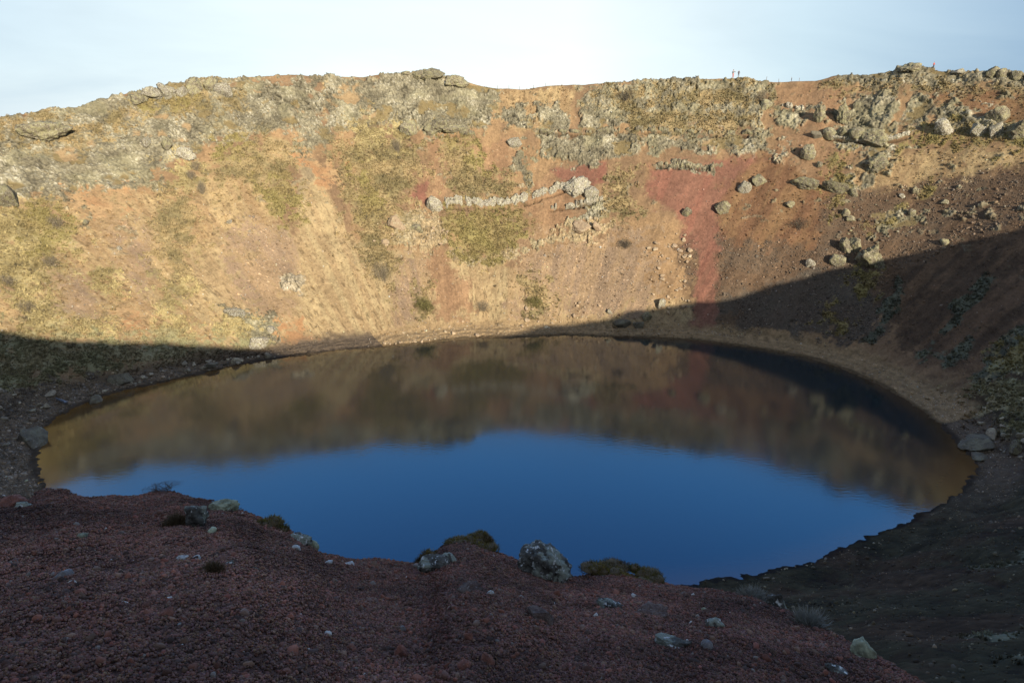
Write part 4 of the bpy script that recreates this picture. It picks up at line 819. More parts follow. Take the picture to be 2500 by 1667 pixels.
# ------------------------------------------------------------------ instanced stuff: points with colour, scale, rotation
def stuff(name, label, cat, protos, pos, rot, scl, col, idx):
    me = bpy.data.meshes.new(name); n = len(pos)
    me.vertices.add(n); me.vertices.foreach_set('co', np.ascontiguousarray(pos, np.float32).ravel())
    for nm, ty, dat, key in (('rot', 'FLOAT_VECTOR', rot, 'vector'), ('scl', 'FLOAT_VECTOR', scl, 'vector'), ('Col', 'FLOAT_COLOR', np.column_stack([col, np.ones(n)]), 'color'), ('idx', 'INT', idx, 'value')):
        at = me.attributes.new(nm, ty, 'POINT'); at.data.foreach_set(key, np.ascontiguousarray(dat, np.int32 if ty == 'INT' else np.float32).ravel())
    o = bpy.data.objects.new(name, me); C.objects.link(o)
    set_props(o, label, cat, kind='stuff')
    pc = bpy.data.collections.new(name+'_kinds')
    for q in protos: pc.objects.link(q)
    ng = bpy.data.node_groups.new(name, 'GeometryNodeTree')
    ng.interface.new_socket('Geometry', in_out='INPUT', socket_type='NodeSocketGeometry'); ng.interface.new_socket('Geometry', in_out='OUTPUT', socket_type='NodeSocketGeometry')
    gi = ng.nodes.new('NodeGroupInput'); go = ng.nodes.new('NodeGroupOutput')
    ci = ng.nodes.new('GeometryNodeCollectionInfo'); ci.inputs['Collection'].default_value = pc; ci.inputs['Separate Children'].default_value = True; ci.inputs['Reset Children'].default_value = True
    ip = ng.nodes.new('GeometryNodeInstanceOnPoints'); ip.inputs['Pick Instance'].default_value = True
    def na(nm, ty):
        q = ng.nodes.new('GeometryNodeInputNamedAttribute'); q.data_type = ty; q.inputs['Name'].default_value = nm; return q.outputs['Attribute']
    er = ng.nodes.new('FunctionNodeEulerToRotation')
    ng.links.new(gi.outputs[0], ip.inputs['Points']); ng.links.new(ci.outputs[0], ip.inputs['Instance'])
    ng.links.new(na('idx', 'INT'), ip.inputs['Instance Index']); ng.links.new(na('rot', 'FLOAT_VECTOR'), er.inputs[0]); ng.links.new(er.outputs[0], ip.inputs['Rotation'])
    ng.links.new(na('scl', 'FLOAT_VECTOR'), ip.inputs['Scale']); ng.links.new(ip.outputs[0], go.inputs[0])
    md = o.modifiers.new('scatter', 'NODES'); md.node_group = ng
    return o
def stone_protos(name, n, mat, sub=2):
    out = []
    for k in range(n):
        p, f = rock_shape(('block', 'slab', 'block', 'crag')[k % 4], 300+k, sub)
        out.append(mesh_np('%s_%d' % (name, k), p, f, mat, smooth=False, link=False))
    return out
def tuft_proto(name, seed, mat, blades=26, lean=0.55, w=0.10):
    rs = np.random.RandomState(seed); V = []; F = []
    for b in range(blades):
        a = rs.uniform(0, 6.283); r0 = rs.uniform(0, 0.45); h = rs.uniform(0.45, 1.0); le = rs.uniform(0.1, lean)
        bx, by = r0*math.cos(a), r0*math.sin(a); a2 = a+rs.uniform(-.9, .9); c, s = math.cos(a2), math.sin(a2)
        k = len(V); q = w*rs.uniform(.6, 1.3)
        V += [(bx-s*q, by+c*q, -0.1), (bx+s*q, by-c*q, -0.1), (bx+c*le*.45+s*q*.7, by+s*le*.45-c*q*.7, h*.62), (bx+c*le*.45-s*q*.7, by+s*le*.45+c*q*.7, h*.62), (bx+c*le, by+s*le, h)]
        F += [(k, k+1, k+2), (k, k+2, k+3), (k+3, k+2, k+4)]
    return mesh_np(name, np.array(V), np.array(F), mat, smooth=False, link=False)

def scatter_wall():
    rs = np.random.RandomState(4)
    W = G['W']; vis = ((np.sin(G['th']) > -0.6) | (np.cos(G['th']) > 0)) & (np.cos(G['th']+0.6) > -2) & (G['t'] > 0.012) & (G['t'] < 1.02)
    dens_area = np.hypot(np.gradient(G['th']), 0)*0+1
    rr = np.hypot(G['P'][:, 0]-CX, G['P'][:, 1]-CY)*np.where((np.degrees(G['th']) > 12) & (np.degrees(G['th']) < 166), 0.10, 0.2)
    st = (W['gravel']*1.0+W['purple']*0.9+W['dkgravel']*1.0+W['tanrock']*0.9+W['red']*0.12+W['dkstony']*2.0+W['brown']*0.35+W['shadebrown']*0.55+W['rock']*0.25+W['orange']*0.28+W['redorange']*0.25+W['tan']*0.15+G['bch']*0.55+G['near']*(np.cos(G['th']) > 0)*0.60)
    patch = 0.25+sstep(-0.7, 0.45, fbm(G['P'][:, 0]/5, G['P'][:, 1]/5, G['P'][:, 2]/5, 3, 91))
    w = st*patch*vis*rr; w /= w.sum()
    n = 120000; ix = rs.choice(len(w), n, p=w)
    pos = G['P'][ix]+rs.uniform(-0.12, 0.12, (n, 3))*np.array([1, 1, 0.3])
    s = (0.045+0.022*(W['gravel']+W['dkgravel']+W['dkstony'])[ix])*np.exp(rs.normal(0, 0.55, n)); s = np.clip(s, 0.03, 0.42)
    scl = s[:, None]*rs.uniform(0.7, 1.3, (n, 3)); rot = rs.uniform(0, 6.28, (n, 3))
    c = G['col'][ix]*rs.uniform(0.75, 1.5, (n, 1)); grey = c.mean(1, keepdims=True)*np.array([1.1, 1.0, 0.86]); q = rs.uniform(0, 0.8, (n, 1)); c = c*(1-q)+grey*q
    c = c*(1+0.9*G['near'][ix])[:, None]; pale = rs.random_sample(n) < 0.10; c[pale] = np.minimum(c[pale]*2.0, 0.45)
    stuff('scree', 'small loose stones strewn over the scree slopes of the crater', 'scree', stone_protos('scree_stone', 4, M_SCREE, 1), pos, rot, scl, c, rs.randint(0, 4, n))
    vg = (W['heather']*0.9+W['moss']*0.9+W['ygrass']*1.0+W['dkgrass']*0.8+W['teal']*0.5+W['orange']*0.07+W['tan']*0.02+W['purple']*0.03+W['rock']*0.015+W['brown']*0.04+G['near']*0.0)
    w = vg*vis*rr*sstep(-0.8, 0.3, fbm(G['P'][:, 0]/1.6, G['P'][:, 1]/1.6, G['P'][:, 2]/1.6, 2, 95)); w /= w.sum()
    n = 85000; ix = rs.choice(len(w), n, p=w)
    pos = G['P'][ix]; s = 0.18*np.exp(rs.normal(0, 0.42, n))
    scl = np.stack([s*1.3, s*1.3, s*rs.uniform(0.6, 1.2, n)], -1)
    rot = np.stack([rs.uniform(-.35, .35, n), rs.uniform(-.35, .35, n), rs.uniform(0, 6.28, n)], -1)
    c = G['col'][ix]*rs.uniform(0.92, 1.42, (n, 1))
    hz = rs.random_sample(n); gr = (hz < 0.16)
    c[gr] = c[gr]*0.5+np.array([0.10,0.085,0.065])*0.5
    stuff('scrub', 'dry grass, heather and moss tufts covering strips of the crater wall', 'scrub', [tuft_proto('tuft_%d' % k, k, M_TUFT) for k in range(3)], pos, rot, scl, c, rs.randint(0, 3, n))
scatter_wall()

# ------------------------------------------------------------------ single rocks on the wall
MESHES = {}
def get_rock(kind, seed, mat, sub):
    k = (kind, seed, mat.name, sub)
    if k not in MESHES: MESHES[k] = rock_mesh('rock_%s' % kind, kind, seed, mat, sub)
    return MESHES[k]
rnd = random.Random(11)
def place_rock(name, me, p, nrm, w, h, dpt, rz, sink=0.3, lean=0.35):
    o = bpy.data.objects.new(name, me); C.objects.link(o)
    up = (Vector((0, 0, 1))*(1-lean)+nrm*lean).normalized()
    o.rotation_mode = 'QUATERNION'
    o.rotation_quaternion = up.to_track_quat('Z', 'Y') @ Euler((0, 0, rz)).to_quaternion()
    o.scale = (w/2, dpt/2, h/2)
    o.location = p+nrm*(h*0.5-h*sink)
    return o
NAME = {'round': 'boulder', 'block': 'rock_block', 'crag': 'rock_outcrop', 'ledge': 'rock_ledge', 'slab': 'rock_slab'}
def bank_label(l): return l
for i, (th, t, w, h, kind, label) in enumerate(WALL_ROCKS):
    p, n = wall_at(th, t)
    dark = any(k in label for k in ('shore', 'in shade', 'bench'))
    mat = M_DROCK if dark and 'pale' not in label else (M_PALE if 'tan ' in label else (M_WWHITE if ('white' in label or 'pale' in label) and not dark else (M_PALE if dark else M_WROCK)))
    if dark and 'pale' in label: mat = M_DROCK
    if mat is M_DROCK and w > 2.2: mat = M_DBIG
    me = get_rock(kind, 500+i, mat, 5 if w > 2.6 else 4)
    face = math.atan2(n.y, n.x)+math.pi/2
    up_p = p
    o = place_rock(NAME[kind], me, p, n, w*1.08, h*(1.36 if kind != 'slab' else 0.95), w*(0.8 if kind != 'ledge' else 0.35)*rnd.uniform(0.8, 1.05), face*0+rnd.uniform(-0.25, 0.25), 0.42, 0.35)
    # turn the wide side across the slope
    q = Vector((0, 0, 1)).lerp(n, 0.35).normalized()
    ax = Vector((-n.y, n.x, 0)).normalized(); ay = q.cross(ax).normalized(); ax = ay.cross(q).normalized()
    o.rotation_quaternion = Matrix((ax, ay, q)).transposed().to_quaternion() @ Euler((0, 0, rnd.uniform(-0.25, 0.25))).to_quaternion()
    set_props(o, label, 'rock')
for kind, label, grp, items in TALUS:
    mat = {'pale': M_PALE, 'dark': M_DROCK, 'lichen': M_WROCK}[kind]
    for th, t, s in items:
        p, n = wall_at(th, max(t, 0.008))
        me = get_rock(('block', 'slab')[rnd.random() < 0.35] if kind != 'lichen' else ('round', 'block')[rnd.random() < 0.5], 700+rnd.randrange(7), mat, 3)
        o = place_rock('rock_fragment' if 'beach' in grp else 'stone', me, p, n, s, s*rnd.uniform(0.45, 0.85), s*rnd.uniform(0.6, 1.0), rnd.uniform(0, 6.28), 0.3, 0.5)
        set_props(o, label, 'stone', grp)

# ------------------------------------------------------------------ ledges: knobbly bands running across the wall
def make_ledge(pts, wd, kind, label, seed):
    """a broken cliff band: rises out of the slope, drops as a cracked face, undercut at its foot"""
    P0 = np.array([wall_at(a, b)[0][:] for a, b in pts])
    seg = np.r_[0, np.cumsum(np.linalg.norm(np.diff(P0, axis=0), axis=1))]
    ns = int(seg[-1]/0.11); ss = np.linspace(0, seg[-1], ns); m = 26
    aa = np.interp(ss, seg, [p[0] for p in pts]); bb = np.interp(ss, seg, [p[1] for p in pts])
    c = []; nn = []
    for a, b in zip(aa, bb):
        p, n = wall_at(a, b); c.append(p[:]); nn.append(n[:])
    c = np.array(c); nn = np.array(nn); k = 13; ker = np.hanning(k+2)[1:-1]; ker /= ker.sum()
    c = np.stack([np.convolve(np.r_[[c[0, q]]*(k//2), c[:, q], [c[-1, q]]*(k//2)], ker, 'valid') for q in range(3)], -1)
    up = np.array([0, 0, 1.0])[None]-0.75*nn*nn[:, 2:3]; up /= np.linalg.norm(up, axis=1)[:, None]
    q = np.linspace(0, 1, m)
    out = np.interp(q, [0, .12, .3, .55, .82, .92, 1], [-.45, 0.05, .42, .60, .62, .35, -.5])
    alt = np.interp(q, [0, .3, 1], [.62, .42, -.52])
    thin = wd < 1.4; wd = wd*(1.35 if thin else 0.86); sc = min(wd, 1.25)
    body = fbm(ss/(2.4 if not thin else 1.6), 0*ss+seed, 0*ss, 4, seed, 0.6)
    ex = sstep(-0.52, -0.22, body) if not thin else sstep(-0.30, 0.0, body)     # where the band is broken away
    ex = ex*sstep(0, 0.8, ss)*sstep(0, 0.8, ss[-1]-ss)
    topj = 0.48*fbm(ss/1.1, 0*ss, 0*ss+seed, 4, seed+1, 0.65); botj = 0.40*fbm(ss/0.9, 0*ss+4, 0*ss+seed, 4, seed+2, 0.65)
    ht = alt[None]+np.where(alt[None] > 0, topj[:, None], botj[:, None])
    o_ = out[None]*(0.75+0.5*body[:, None])*ex[:, None]-0.5*(1-ex[:, None])
    S, Q = np.meshgrid(ss, q, indexing='ij')
    _, ed, cc = worley(S/1.5+0.8*vnoise(S/1.9, 0*S, 0*S, seed)+seed, Q*wd/1.9+0.3*vnoise(S/0.8, Q*2, 0*S, seed+3), seed)
    X = c[:, None]+up[:, None]*(wd*ht)[..., None]+nn[:, None]*(sc*o_)[..., None]
    nz = fbm(X[..., 0]/0.8, X[..., 1]/0.8, X[..., 2]/0.55, 5, seed+5, 0.65)
    X = X+nn[:, None]*(ex[:, None]*(0.30*sc*nz+(0.16 if thin else 0.34)*sc*(cc-0.5)-(0.12 if thin else 0.30)*sc*sstep(0.10, 0.0, ed)))[..., None]
    V = X.reshape(-1, 3); i = np.arange(ns-1)[:, None]*m+np.arange(m-1)[None]
    F = np.stack([i, i+1, i+m+1, i+m], -1).reshape(-1, 4)
    # close the back so that it is a solid slab
    nb = len(V); back = (c[:, None]+up[:, None]*(wd*np.array([.5, -.45]))[None, :, None]-nn[:, None]*0.9*sc).reshape(-1, 3)
    r0 = np.arange(ns-1)
    F2 = np.concatenate([np.stack([r0*m, r0*m+m, nb+r0*2+2, nb+r0*2], -1), np.stack([r0*m+m-1, nb+r0*2+1, nb+r0*2+3, r0*m+2*m-1], -1), np.stack([nb+r0*2, nb+r0*2+2, nb+r0*2+3, nb+r0*2+1], -1)])
    V = np.concatenate([V, back]); base = c.mean(0)
    o = mesh_np('rock_ledge', V-base, np.concatenate([F, F2]), M_WWHITE if kind == 'white' else M_WROCK, smooth=False); o.location = base
    set_props(o, label, 'ledge')
for i, (pts, wd, kind, label) in enumerate(LEDGES): make_ledge(pts, wd, kind, label, 40+i)

# ------------------------------------------------------------------ shrubs
def tube_mesh(paths):
    """paths: list of (points, radii) -> verts, quads as one mesh"""
    V = []; F = []
    for pts, rad in paths:
        k = len(V); m = 4
        for (p, r) in zip(pts, rad):
            for a in range(m): V.append((p[0]+r*math.cos(a*math.pi/2), p[1]+r*math.sin(a*math.pi/2), p[2]))
        for s in range(len(pts)-1):
            for a in range(m): F.append((k+s*m+a, k+s*m+(a+1) % m, k+(s+1)*m+(a+1) % m, k+(s+1)*m+a))
    return np.array(V), np.array(F)
def twig_paths(rs, w, d, h, n, r0, droop=0.0):
    out = []
    for i in range(n):
        a = rs.uniform(0, 6.283); q = rs.uniform(0.15, 1.0)**0.6
        bx, by = rs.uniform(-.22, .22)*w, rs.uniform(-.22, .22)*d
        ex, ey = math.cos(a)*q*w*.5, math.sin(a)*q*d*.5; ez = h*math.sqrt(max(0.03, 1-q*q*0.85))*rs.uniform(.65, 1.0)
        mid = ((bx+ex)*.45+rs.uniform(-.06, .06)*w, (by+ey)*.45+rs.uniform(-.06, .06)*d, ez*.6)
        out.append(([(bx, by, -0.1*h), mid, (ex, ey, ez*(1-droop))], [r0, r0*.7, r0*.3]))
        for _ in range(2):
            f = rs.uniform(.4, .9); px, py, pz = mid[0]+(ex-mid[0])*f, mid[1]+(ey-mid[1])*f, mid[2]+(ez-mid[2])*f
            out.append(([(px, py, pz), (px+rs.uniform(-.14, .14)*w, py+rs.uniform(-.14, .14)*d, pz+rs.uniform(.0, .22)*h)], [r0*.55, r0*.25]))
    return out
M_TW = {'grey': flat_mat('grey_twigs', (0.20,0.165,0.115)), 'dark': flat_mat('dark_twigs', (0.085,0.072,0.055)), 'olive': flat_mat('olive_twigs', (0.13,0.115,0.045))}
M_LF = {'grey': flat_mat('grey_dry_leaves', (0.24,0.195,0.12)), 'dark': flat_mat('dark_dry_leaves', (0.10,0.085,0.055)), 'olive': flat_mat('olive_leaves', (0.14,0.125,0.04))}
def leaf_cloud(rs, w, d, h, n, size):
    a = rs.uniform(0, 6.283, n); q = rs.uniform(0, 1, n)**0.5; zf = rs.uniform(0.1, 1, n)
    c = np.stack([np.cos(a)*q*w*.5, np.sin(a)*q*d*.5, h*np.sqrt(np.clip(1-q*q*.85, .03, 1))*zf], -1)
    t1 = rs.normal(size=(n, 3)); t1 /= np.linalg.norm(t1, axis=1)[:, None]; t2 = np.cross(t1, rs.normal(size=(n, 3))); t2 /= np.linalg.norm(t2, axis=1)[:, None]
    s = size*rs.uniform(.5, 1.3, (n, 1))
    V = np.stack([c-t1*s, c+t2*s*.45, c+t1*s, c-t2*s*.45], 1).reshape(-1, 3)
    return V, np.arange(4*n).reshape(n, 4)
for i, (th, t, w, h, kind, label) in enumerate(WALL_SHRUBS):
    p, n = wall_at(th, t); rs = np.random.RandomState(900+i)
    w *= 1.05; h = max(h*1.0, w*0.5)
    root = empty('shrub', p-Vector((0, 0, 0.25*h)))
    d = w*0.75
    v, f = tube_mesh(twig_paths(rs, w, d, h, 110, 0.022)); mesh_np('branches', v, f, M_TW[kind], False, root)
    v, f = leaf_cloud(rs, w, d, h, 240 if kind != 'olive' else 700, 0.13); mesh_np('foliage', v, f, M_LF[kind], False, root)
    set_props(root, label, 'shrub')

# ------------------------------------------------------------------ the scoria bank in front of the camera
EA = np.array([e[0] for e in BANK_EDGE]); ER = np.array([e[1] for e in BANK_EDGE]); ED = np.array([e[2] for e in BANK_EDGE])
def bank_shape(a, rho):
    re = np.interp(a, EA, ER); de = np.interp(a, EA, ED)
    side = sstep(0.95, 1.7, np.abs(a)); re = re*(1-side)+5.0*side; de = de*(1-side)+3.2*side
    q = rho/re
    return 1.65+(de-1.65)*np.minimum(q, 1)+np.maximum(rho-re, 0)*1.25, q, re
def bank_point(a, rho):
    a = np.asarray(a, float); rho = np.asarray(rho, float)
    drop, q, re = bank_shape(a, rho)
    x, y = rho*np.sin(a), rho*np.cos(a)
    lump = 0.10*fbm(x/1.3, y/1.3, 0*x, 3, 101)*sstep(0.05, 0.35, q)*sstep(1.0, 0.8, q)+0.035*fbm(x/0.33, y/0.33, 0*x, 3, 104)+0.05*fbm(x/0.5, y/0.5, 0*x, 2, 107)*sstep(0.75, 1.0, q)
    return x, y, 46.0-drop+lump
def build_bank():
    az = np.radians(np.concatenate([np.arange(-62, 62, 0.35), np.arange(62, 298, 3.0)])); rho = np.concatenate([np.linspace(0.25, 14, 230), np.linspace(14.5, 26, 16)])
    A, Rr = np.meshgrid(wrap(az), rho, indexing='ij')
    x, y, z = bank_point(A.ravel(), Rr.ravel()); V = np.stack([x, y, z], -1); nc, nr = A.shape
    n1 = fbm(x/0.6, y/0.6, z/0.6, 4, 111)[:, None]
    col = np.array([0.09,0.048,0.037])*(1+0.5*n1)
    i = np.arange(nc)[:, None]*nr+np.arange(nr-1)[None, :]; j = ((np.arange(nc)+1) % nc)[:, None]*nr+np.arange(nr-1)[None, :]
    o = mesh_np('ground', V, np.stack([i, i+1, j+1, j], -1).reshape(-1, 4), M_BANK, col=col); o['kind'] = 'structure'
    rs = np.random.RandomState(8)
    def cluster(k):
        r2 = np.random.RandomState(60+k); V = []; F = []; Cc = []
        for q in range(13):
            p, f = rock_shape(('block', 'slab', 'block', 'crag', 'round')[r2.randint(5)], 400+r2.randint(12), 1)
            sz = np.clip(0.0062*math.exp(r2.normal(0, 0.38)), 0.003, 0.013)
            e = Euler(tuple(r2.uniform(0, 6.28, 3))).to_matrix(); p = (p*sz*r2.uniform(.75, 1.25, 3))@np.array(e)
            a_, r_ = r2.uniform(0, 6.28), 0.042*math.sqrt(r2.random_sample())
            p = p+np.array([r_*math.cos(a_), r_*math.sin(a_), sz*r2.uniform(-.2, .8)])
            F.append(f+len(V)*len(p)); V.append(p); Cc.append(np.repeat((np.array([1, 1, 1])*r2.uniform(.55, 1.5)*np.array([1, r2.uniform(.88, 1.12), r2.uniform(.85, 1.2)]))[None], len(p), 0))
        o = mesh_np('gravel_patch_%d' % k, np.concatenate(V), np.concatenate(F), M_GRAVEL, smooth=False, link=False)
        at = o.data.attributes.new('Var', 'FLOAT_COLOR', 'POINT'); cc = np.concatenate(Cc); at.data.foreach_set('color', np.ascontiguousarray(np.column_stack([cc, np.ones(len(cc))]), np.float32).ravel())
        return o
    protos = stone_protos('gravel_stone', 6, M_GRAVEL, 2)
    for q in protos:
        at = q.data.attributes.new('Var', 'FLOAT_COLOR', 'POINT'); at.data.foreach_set('color', np.ones(4*len(q.data.vertices), np.float32))
    ncl = 16; protos = [cluster(k) for k in range(ncl)]+protos
    # order in a collection follows names: patches come before stones
    n1_, n2_ = 105000, 62000; n = n1_+n2_
    a = rs.uniform(R(-48), R(46), n); rr = np.sqrt(rs.uniform(1.6**2, 13.2**2, n))
    isc = np.arange(n) < n1_
    re = np.interp(a, EA, ER); keep = rr < re+0.7; a, rr, isc = a[keep], rr[keep], isc[keep]; n = len(a)
    x, y, z = bank_point(a, rr)
    s = np.clip(0.0100*np.exp(rs.normal(0, 0.42, n)), 0.006, 0.03); big = rs.random_sample(n) < 0.012; s[big] *= 1.6
    s1 = np.where(isc, 1.0, s)
    pos = np.stack([x, y, z+np.where(isc, 0.002, s*rs.uniform(0.1, 0.8, n))], -1)
    scl = s1[:, None]*np.where(isc[:, None], rs.uniform(0.8, 1.15, (n, 1)), rs.uniform(0.75, 1.3, (n, 3)))
    rot = np.where(isc[:, None], np.stack([np.full(n, -0.46)+rs.uniform(-.1, .1, n), rs.uniform(-.1, .1, n), -a], -1), rs.uniform(0, 6.28, (n, 3)))
    pal = np.array([(0.155,0.076,0.056),(0.114,0.064,0.050),(0.186,0.080,0.055),(0.136,0.093,0.073),(0.070,0.048,0.041),(0.175,0.110,0.077)])
    pn = fbm(x/0.9, y/0.9, z/0.9, 3, 121)
    k = rs.randint(0, len(pal), n); k = np.where((rs.random_sample(n) < 0.3) & (pn > 0.1), 2, k); k = np.where((rs.random_sample(n) < 0.35) & (pn < -0.15), 4, k)
    c = pal[k]; c = np.where(isc[:, None], c*0.45+0.55*np.array([0.134,0.072,0.055]), c*rs.uniform(0.6, 1.35, (n, 1)))*(1+0.5*pn[:, None]+0.45*fbm(x/2.6, y/2.6, z/2.6, 3, 123)[:, None])
    h = rs.random_sample(n); st_ = ~isc
    c = np.where((st_ & (h < 0.004))[:, None], np.array([0.42,0.41,0.38]), c); c = np.where((st_ & (h > 0.004) & (h < 0.028))[:, None], np.array([0.17,0.145,0.125]), c); c = np.where((st_ & (h > 0.96))[:, None], np.array([0.215,0.09,0.07]), c)
    idx = np.where(isc, rs.randint(0, ncl, n), ncl+rs.randint(0, 6, n))
    names = sorted(q.name for q in protos); remap = np.array([names.index(q.name) for q in protos])
    stuff('gravel', 'dark red scoria gravel covering the slope in front of the camera', 'gravel', protos, pos, rot, scl, c, remap[idx])
build_bank()

# rocks lying on the bank
M_B = {'lichen': rock_mat('bank_lichen_rock', (0.125,0.125,0.11), (0.04,0.037,0.03), (0.24,0.265,0.22), (0.60,0.62,0.60), 4.0, lich=(0.50,0.54), wht=(0.60, 0.64), bd=0.05),
       'moss': rock_mat('bank_green_lichen_rock', (0.24,0.255,0.17), (0.11,0.115,0.08), (0.34,0.38,0.27), (0.46,0.50,0.40), 5.0, bd=0.02),
       'white': rock_mat('bank_white_stone', (0.40,0.41,0.40), (0.20,0.20,0.19), (0.50,0.51,0.50), (0.68,0.69,0.68), 12.0, bd=0.01),
       'plain': rock_mat('bank_grey_stone', (0.16,0.155,0.16), (0.10,0.095,0.095), (0.20,0.195,0.195), (0.30,0.30,0.29), 12.0, bd=0.01),
       'gravelly': rock_mat('bank_brown_rock', (0.145,0.098,0.082), (0.08,0.056,0.048), (0.18,0.14,0.12), (0.28,0.25,0.22), 9.0, bd=0.03),
       'red': rock_mat('bank_scoria_lump', (0.20,0.085,0.062), (0.12,0.06,0.048), (0.24,0.11,0.08), (0.28,0.18,0.145), 16.0, bd=0.012)}
KIND = {'lichen': 'crag', 'moss': 'round', 'white': 'block', 'plain': 'round', 'gravelly': 'block', 'red': 'block'}
for i, (a, rho, w, h, kind, label) in enumerate(BANK_ROCKS):
    x, y, z = [float(q) for q in bank_point(a, rho)]
    flat = h < 0.4*w
    small = w < 0.2
    p, f = rock_shape('round' if w > 0.5 and not flat else ('slab' if flat and kind != 'gravelly' else KIND[kind]), 1200+i, 5 if w > 0.3 else (3 if small else 4))
    H_ = h*(1.32 if w < 0.5 else 1.2); Dp = w*(0.55 if flat else 0.8)
    nz = fbm(p[:, 0]*4+i, p[:, 1]*4, p[:, 2]*4, 4, 1300+i, 0.6); p = p*(1+(0.26 if w > 0.5 else (0.22 if small else 0.14))*nz)[:, None]
    o = mesh_np(('scoria_lump' if kind == 'red' else 'stone') if w < 0.2 else 'boulder', p*np.array([w/2, Dp/2, H_/2]), f, M_B[kind], smooth=not small)
    o.location = (x, y, z+h*(0.30 if w < 0.5 else 0.22)-h*0.22*(kind == 'gravelly'))
    o.rotation_euler = (rnd.uniform(-.12, .12), rnd.uniform(-.12, .12), -a+rnd.uniform(-.3, .3))
    set_props(o, label, 'stone' if w < 0.2 else 'rock')

# plants on the bank
M_MOSS = col_mat('moss_leaves', k=12, amp=0.3, bs=0); M_TWIG = flat_mat('bank_twigs', (0.085,0.065,0.055), k=30); M_DG = flat_mat('pale_dry_grass', (0.21,0.215,0.19), k=20); M_BR = flat_mat('brown_dry_tuft', (0.085,0.06,0.03), k=20)
def blades(rs, w, d, h, n, ln, wd, up=0.6, arch=1.0):
    a = rs.uniform(0, 6.283, n); q = np.sqrt(rs.uniform(0, 1, n))
    top = h*np.clip(1-q**2.2*arch, 0.02, 1)*(0.9+0.15*np.sin(a*3+q*5))
    c = np.stack([np.cos(a)*q*w*.5, np.sin(a)*q*d*.5, top-ln*0.5], -1)
    dr = np.stack([np.cos(a)*q*0.7, np.sin(a)*q*0.7, np.full(n, up)], -1)+rs.normal(0, .38, (n, 3)); dr /= np.linalg.norm(dr, axis=1)[:, None]
    sd = np.cross(dr, rs.normal(size=(n, 3))); sd /= np.linalg.norm(sd, axis=1)[:, None]
    l = ln*rs.uniform(.5, 1.3, (n, 1)); s = wd*rs.uniform(.6, 1.3, (n, 1))
    V = np.stack([c-sd*s, c+sd*s, c+dr*l*.55+sd*s*.8, c+dr*l, c+dr*l*.55-sd*s*.8], 1).reshape(-1, 3)
    k = np.arange(n)*5
    F = np.concatenate([np.stack([k, k+1, k+2], -1), np.stack([k, k+2, k+4], -1), np.stack([k+4, k+2, k+3], -1)])
    return V, F
for i, (a, rho, w, h, kind, label) in enumerate(BANK_PLANTS):
    x, y, z = [float(q) for q in bank_point(a, rho)]; rs = np.random.RandomState(1500+i)
    base = Vector((x, y, z)); h = h*((0.6 if w > 0.8 else 0.78) if kind == 'moss' else 1); base.z -= (0.2*h if kind == 'moss' else 0)
    if 'on top of the big' in label: base.z += 0.12
    root = empty('moss_cushion' if kind == 'moss' else ('twig_bush' if kind == 'twig' else 'grass_tuft'), base, -a)
    if kind == 'moss':
        d = min(w*0.75, 0.7); ncu = int(np.clip(26*w, 9, 40)); VV = []; FF = []; CC = []; PV = []; PF = []; off = 0; poff = 0
        for q in range(ncu):
            a_ = rs.uniform(0, 6.283); r_ = math.sqrt(rs.random_sample()); cx_, cy_ = math.cos(a_)*r_*w*.42, math.sin(a_)*r_*d*.42
            cw = rs.uniform(.10, .22)*min(1.0, w/0.5); chh = h*rs.uniform(.30, .95)*(1-0.55*r_**2)
            nb = int(rs.uniform(220, 420)); v, f = blades(rs, cw*1.6, cw*1.4, chh, nb, 0.055, 0.0035, rs.uniform(.5, 1.0), 0.8)
            v = v+np.array([cx_, cy_, 0]); VV.append(v); FF.append(f+off); off += len(v)
            g = rs.random_sample((nb, 1)); tone = np.array([[0.17,0.145,0.035],[0.12,0.11,0.035],[0.20,0.155,0.05],[0.10,0.075,0.032]])[rs.randint(4)]
            CC.append(np.repeat(tone*(0.45+1.0*g), 5, 0))
            p, f2 = rock_shape('round', 1600+q % 7, 3); p = p*np.array([cw*.7, cw*.6, chh*.82])+np.array([cx_, cy_, 0]); PV.append(p); PF.append(f2+poff); poff += len(p)
        mesh_np('cushion', np.concatenate(PV), np.concatenate(PF), M_BR, True, root)
        mesh_np('foliage', np.concatenate(VV), np.concatenate(FF), M_MOSS, False, root, col=np.concatenate(CC))
    elif kind == 'twig':
        v, f = tube_mesh(twig_paths(rs, w*1.3, w*.6, h*1.1, 60, 0.004)); mesh_np('branches', v, f, M_TWIG, False, root)
    else:
        d = w*0.7; m = M_DG if kind == 'drygrass' else M_BR
        v, f = blades(rs, w*.8, d, h*.55, 700, h*.8, 0.0035, 0.9, 0.6); mesh_np('leaves', v, f, m, False, root)
    set_props(root, label, {'moss': 'moss', 'twig': 'bush'}.get(kind, 'grass tuft'))

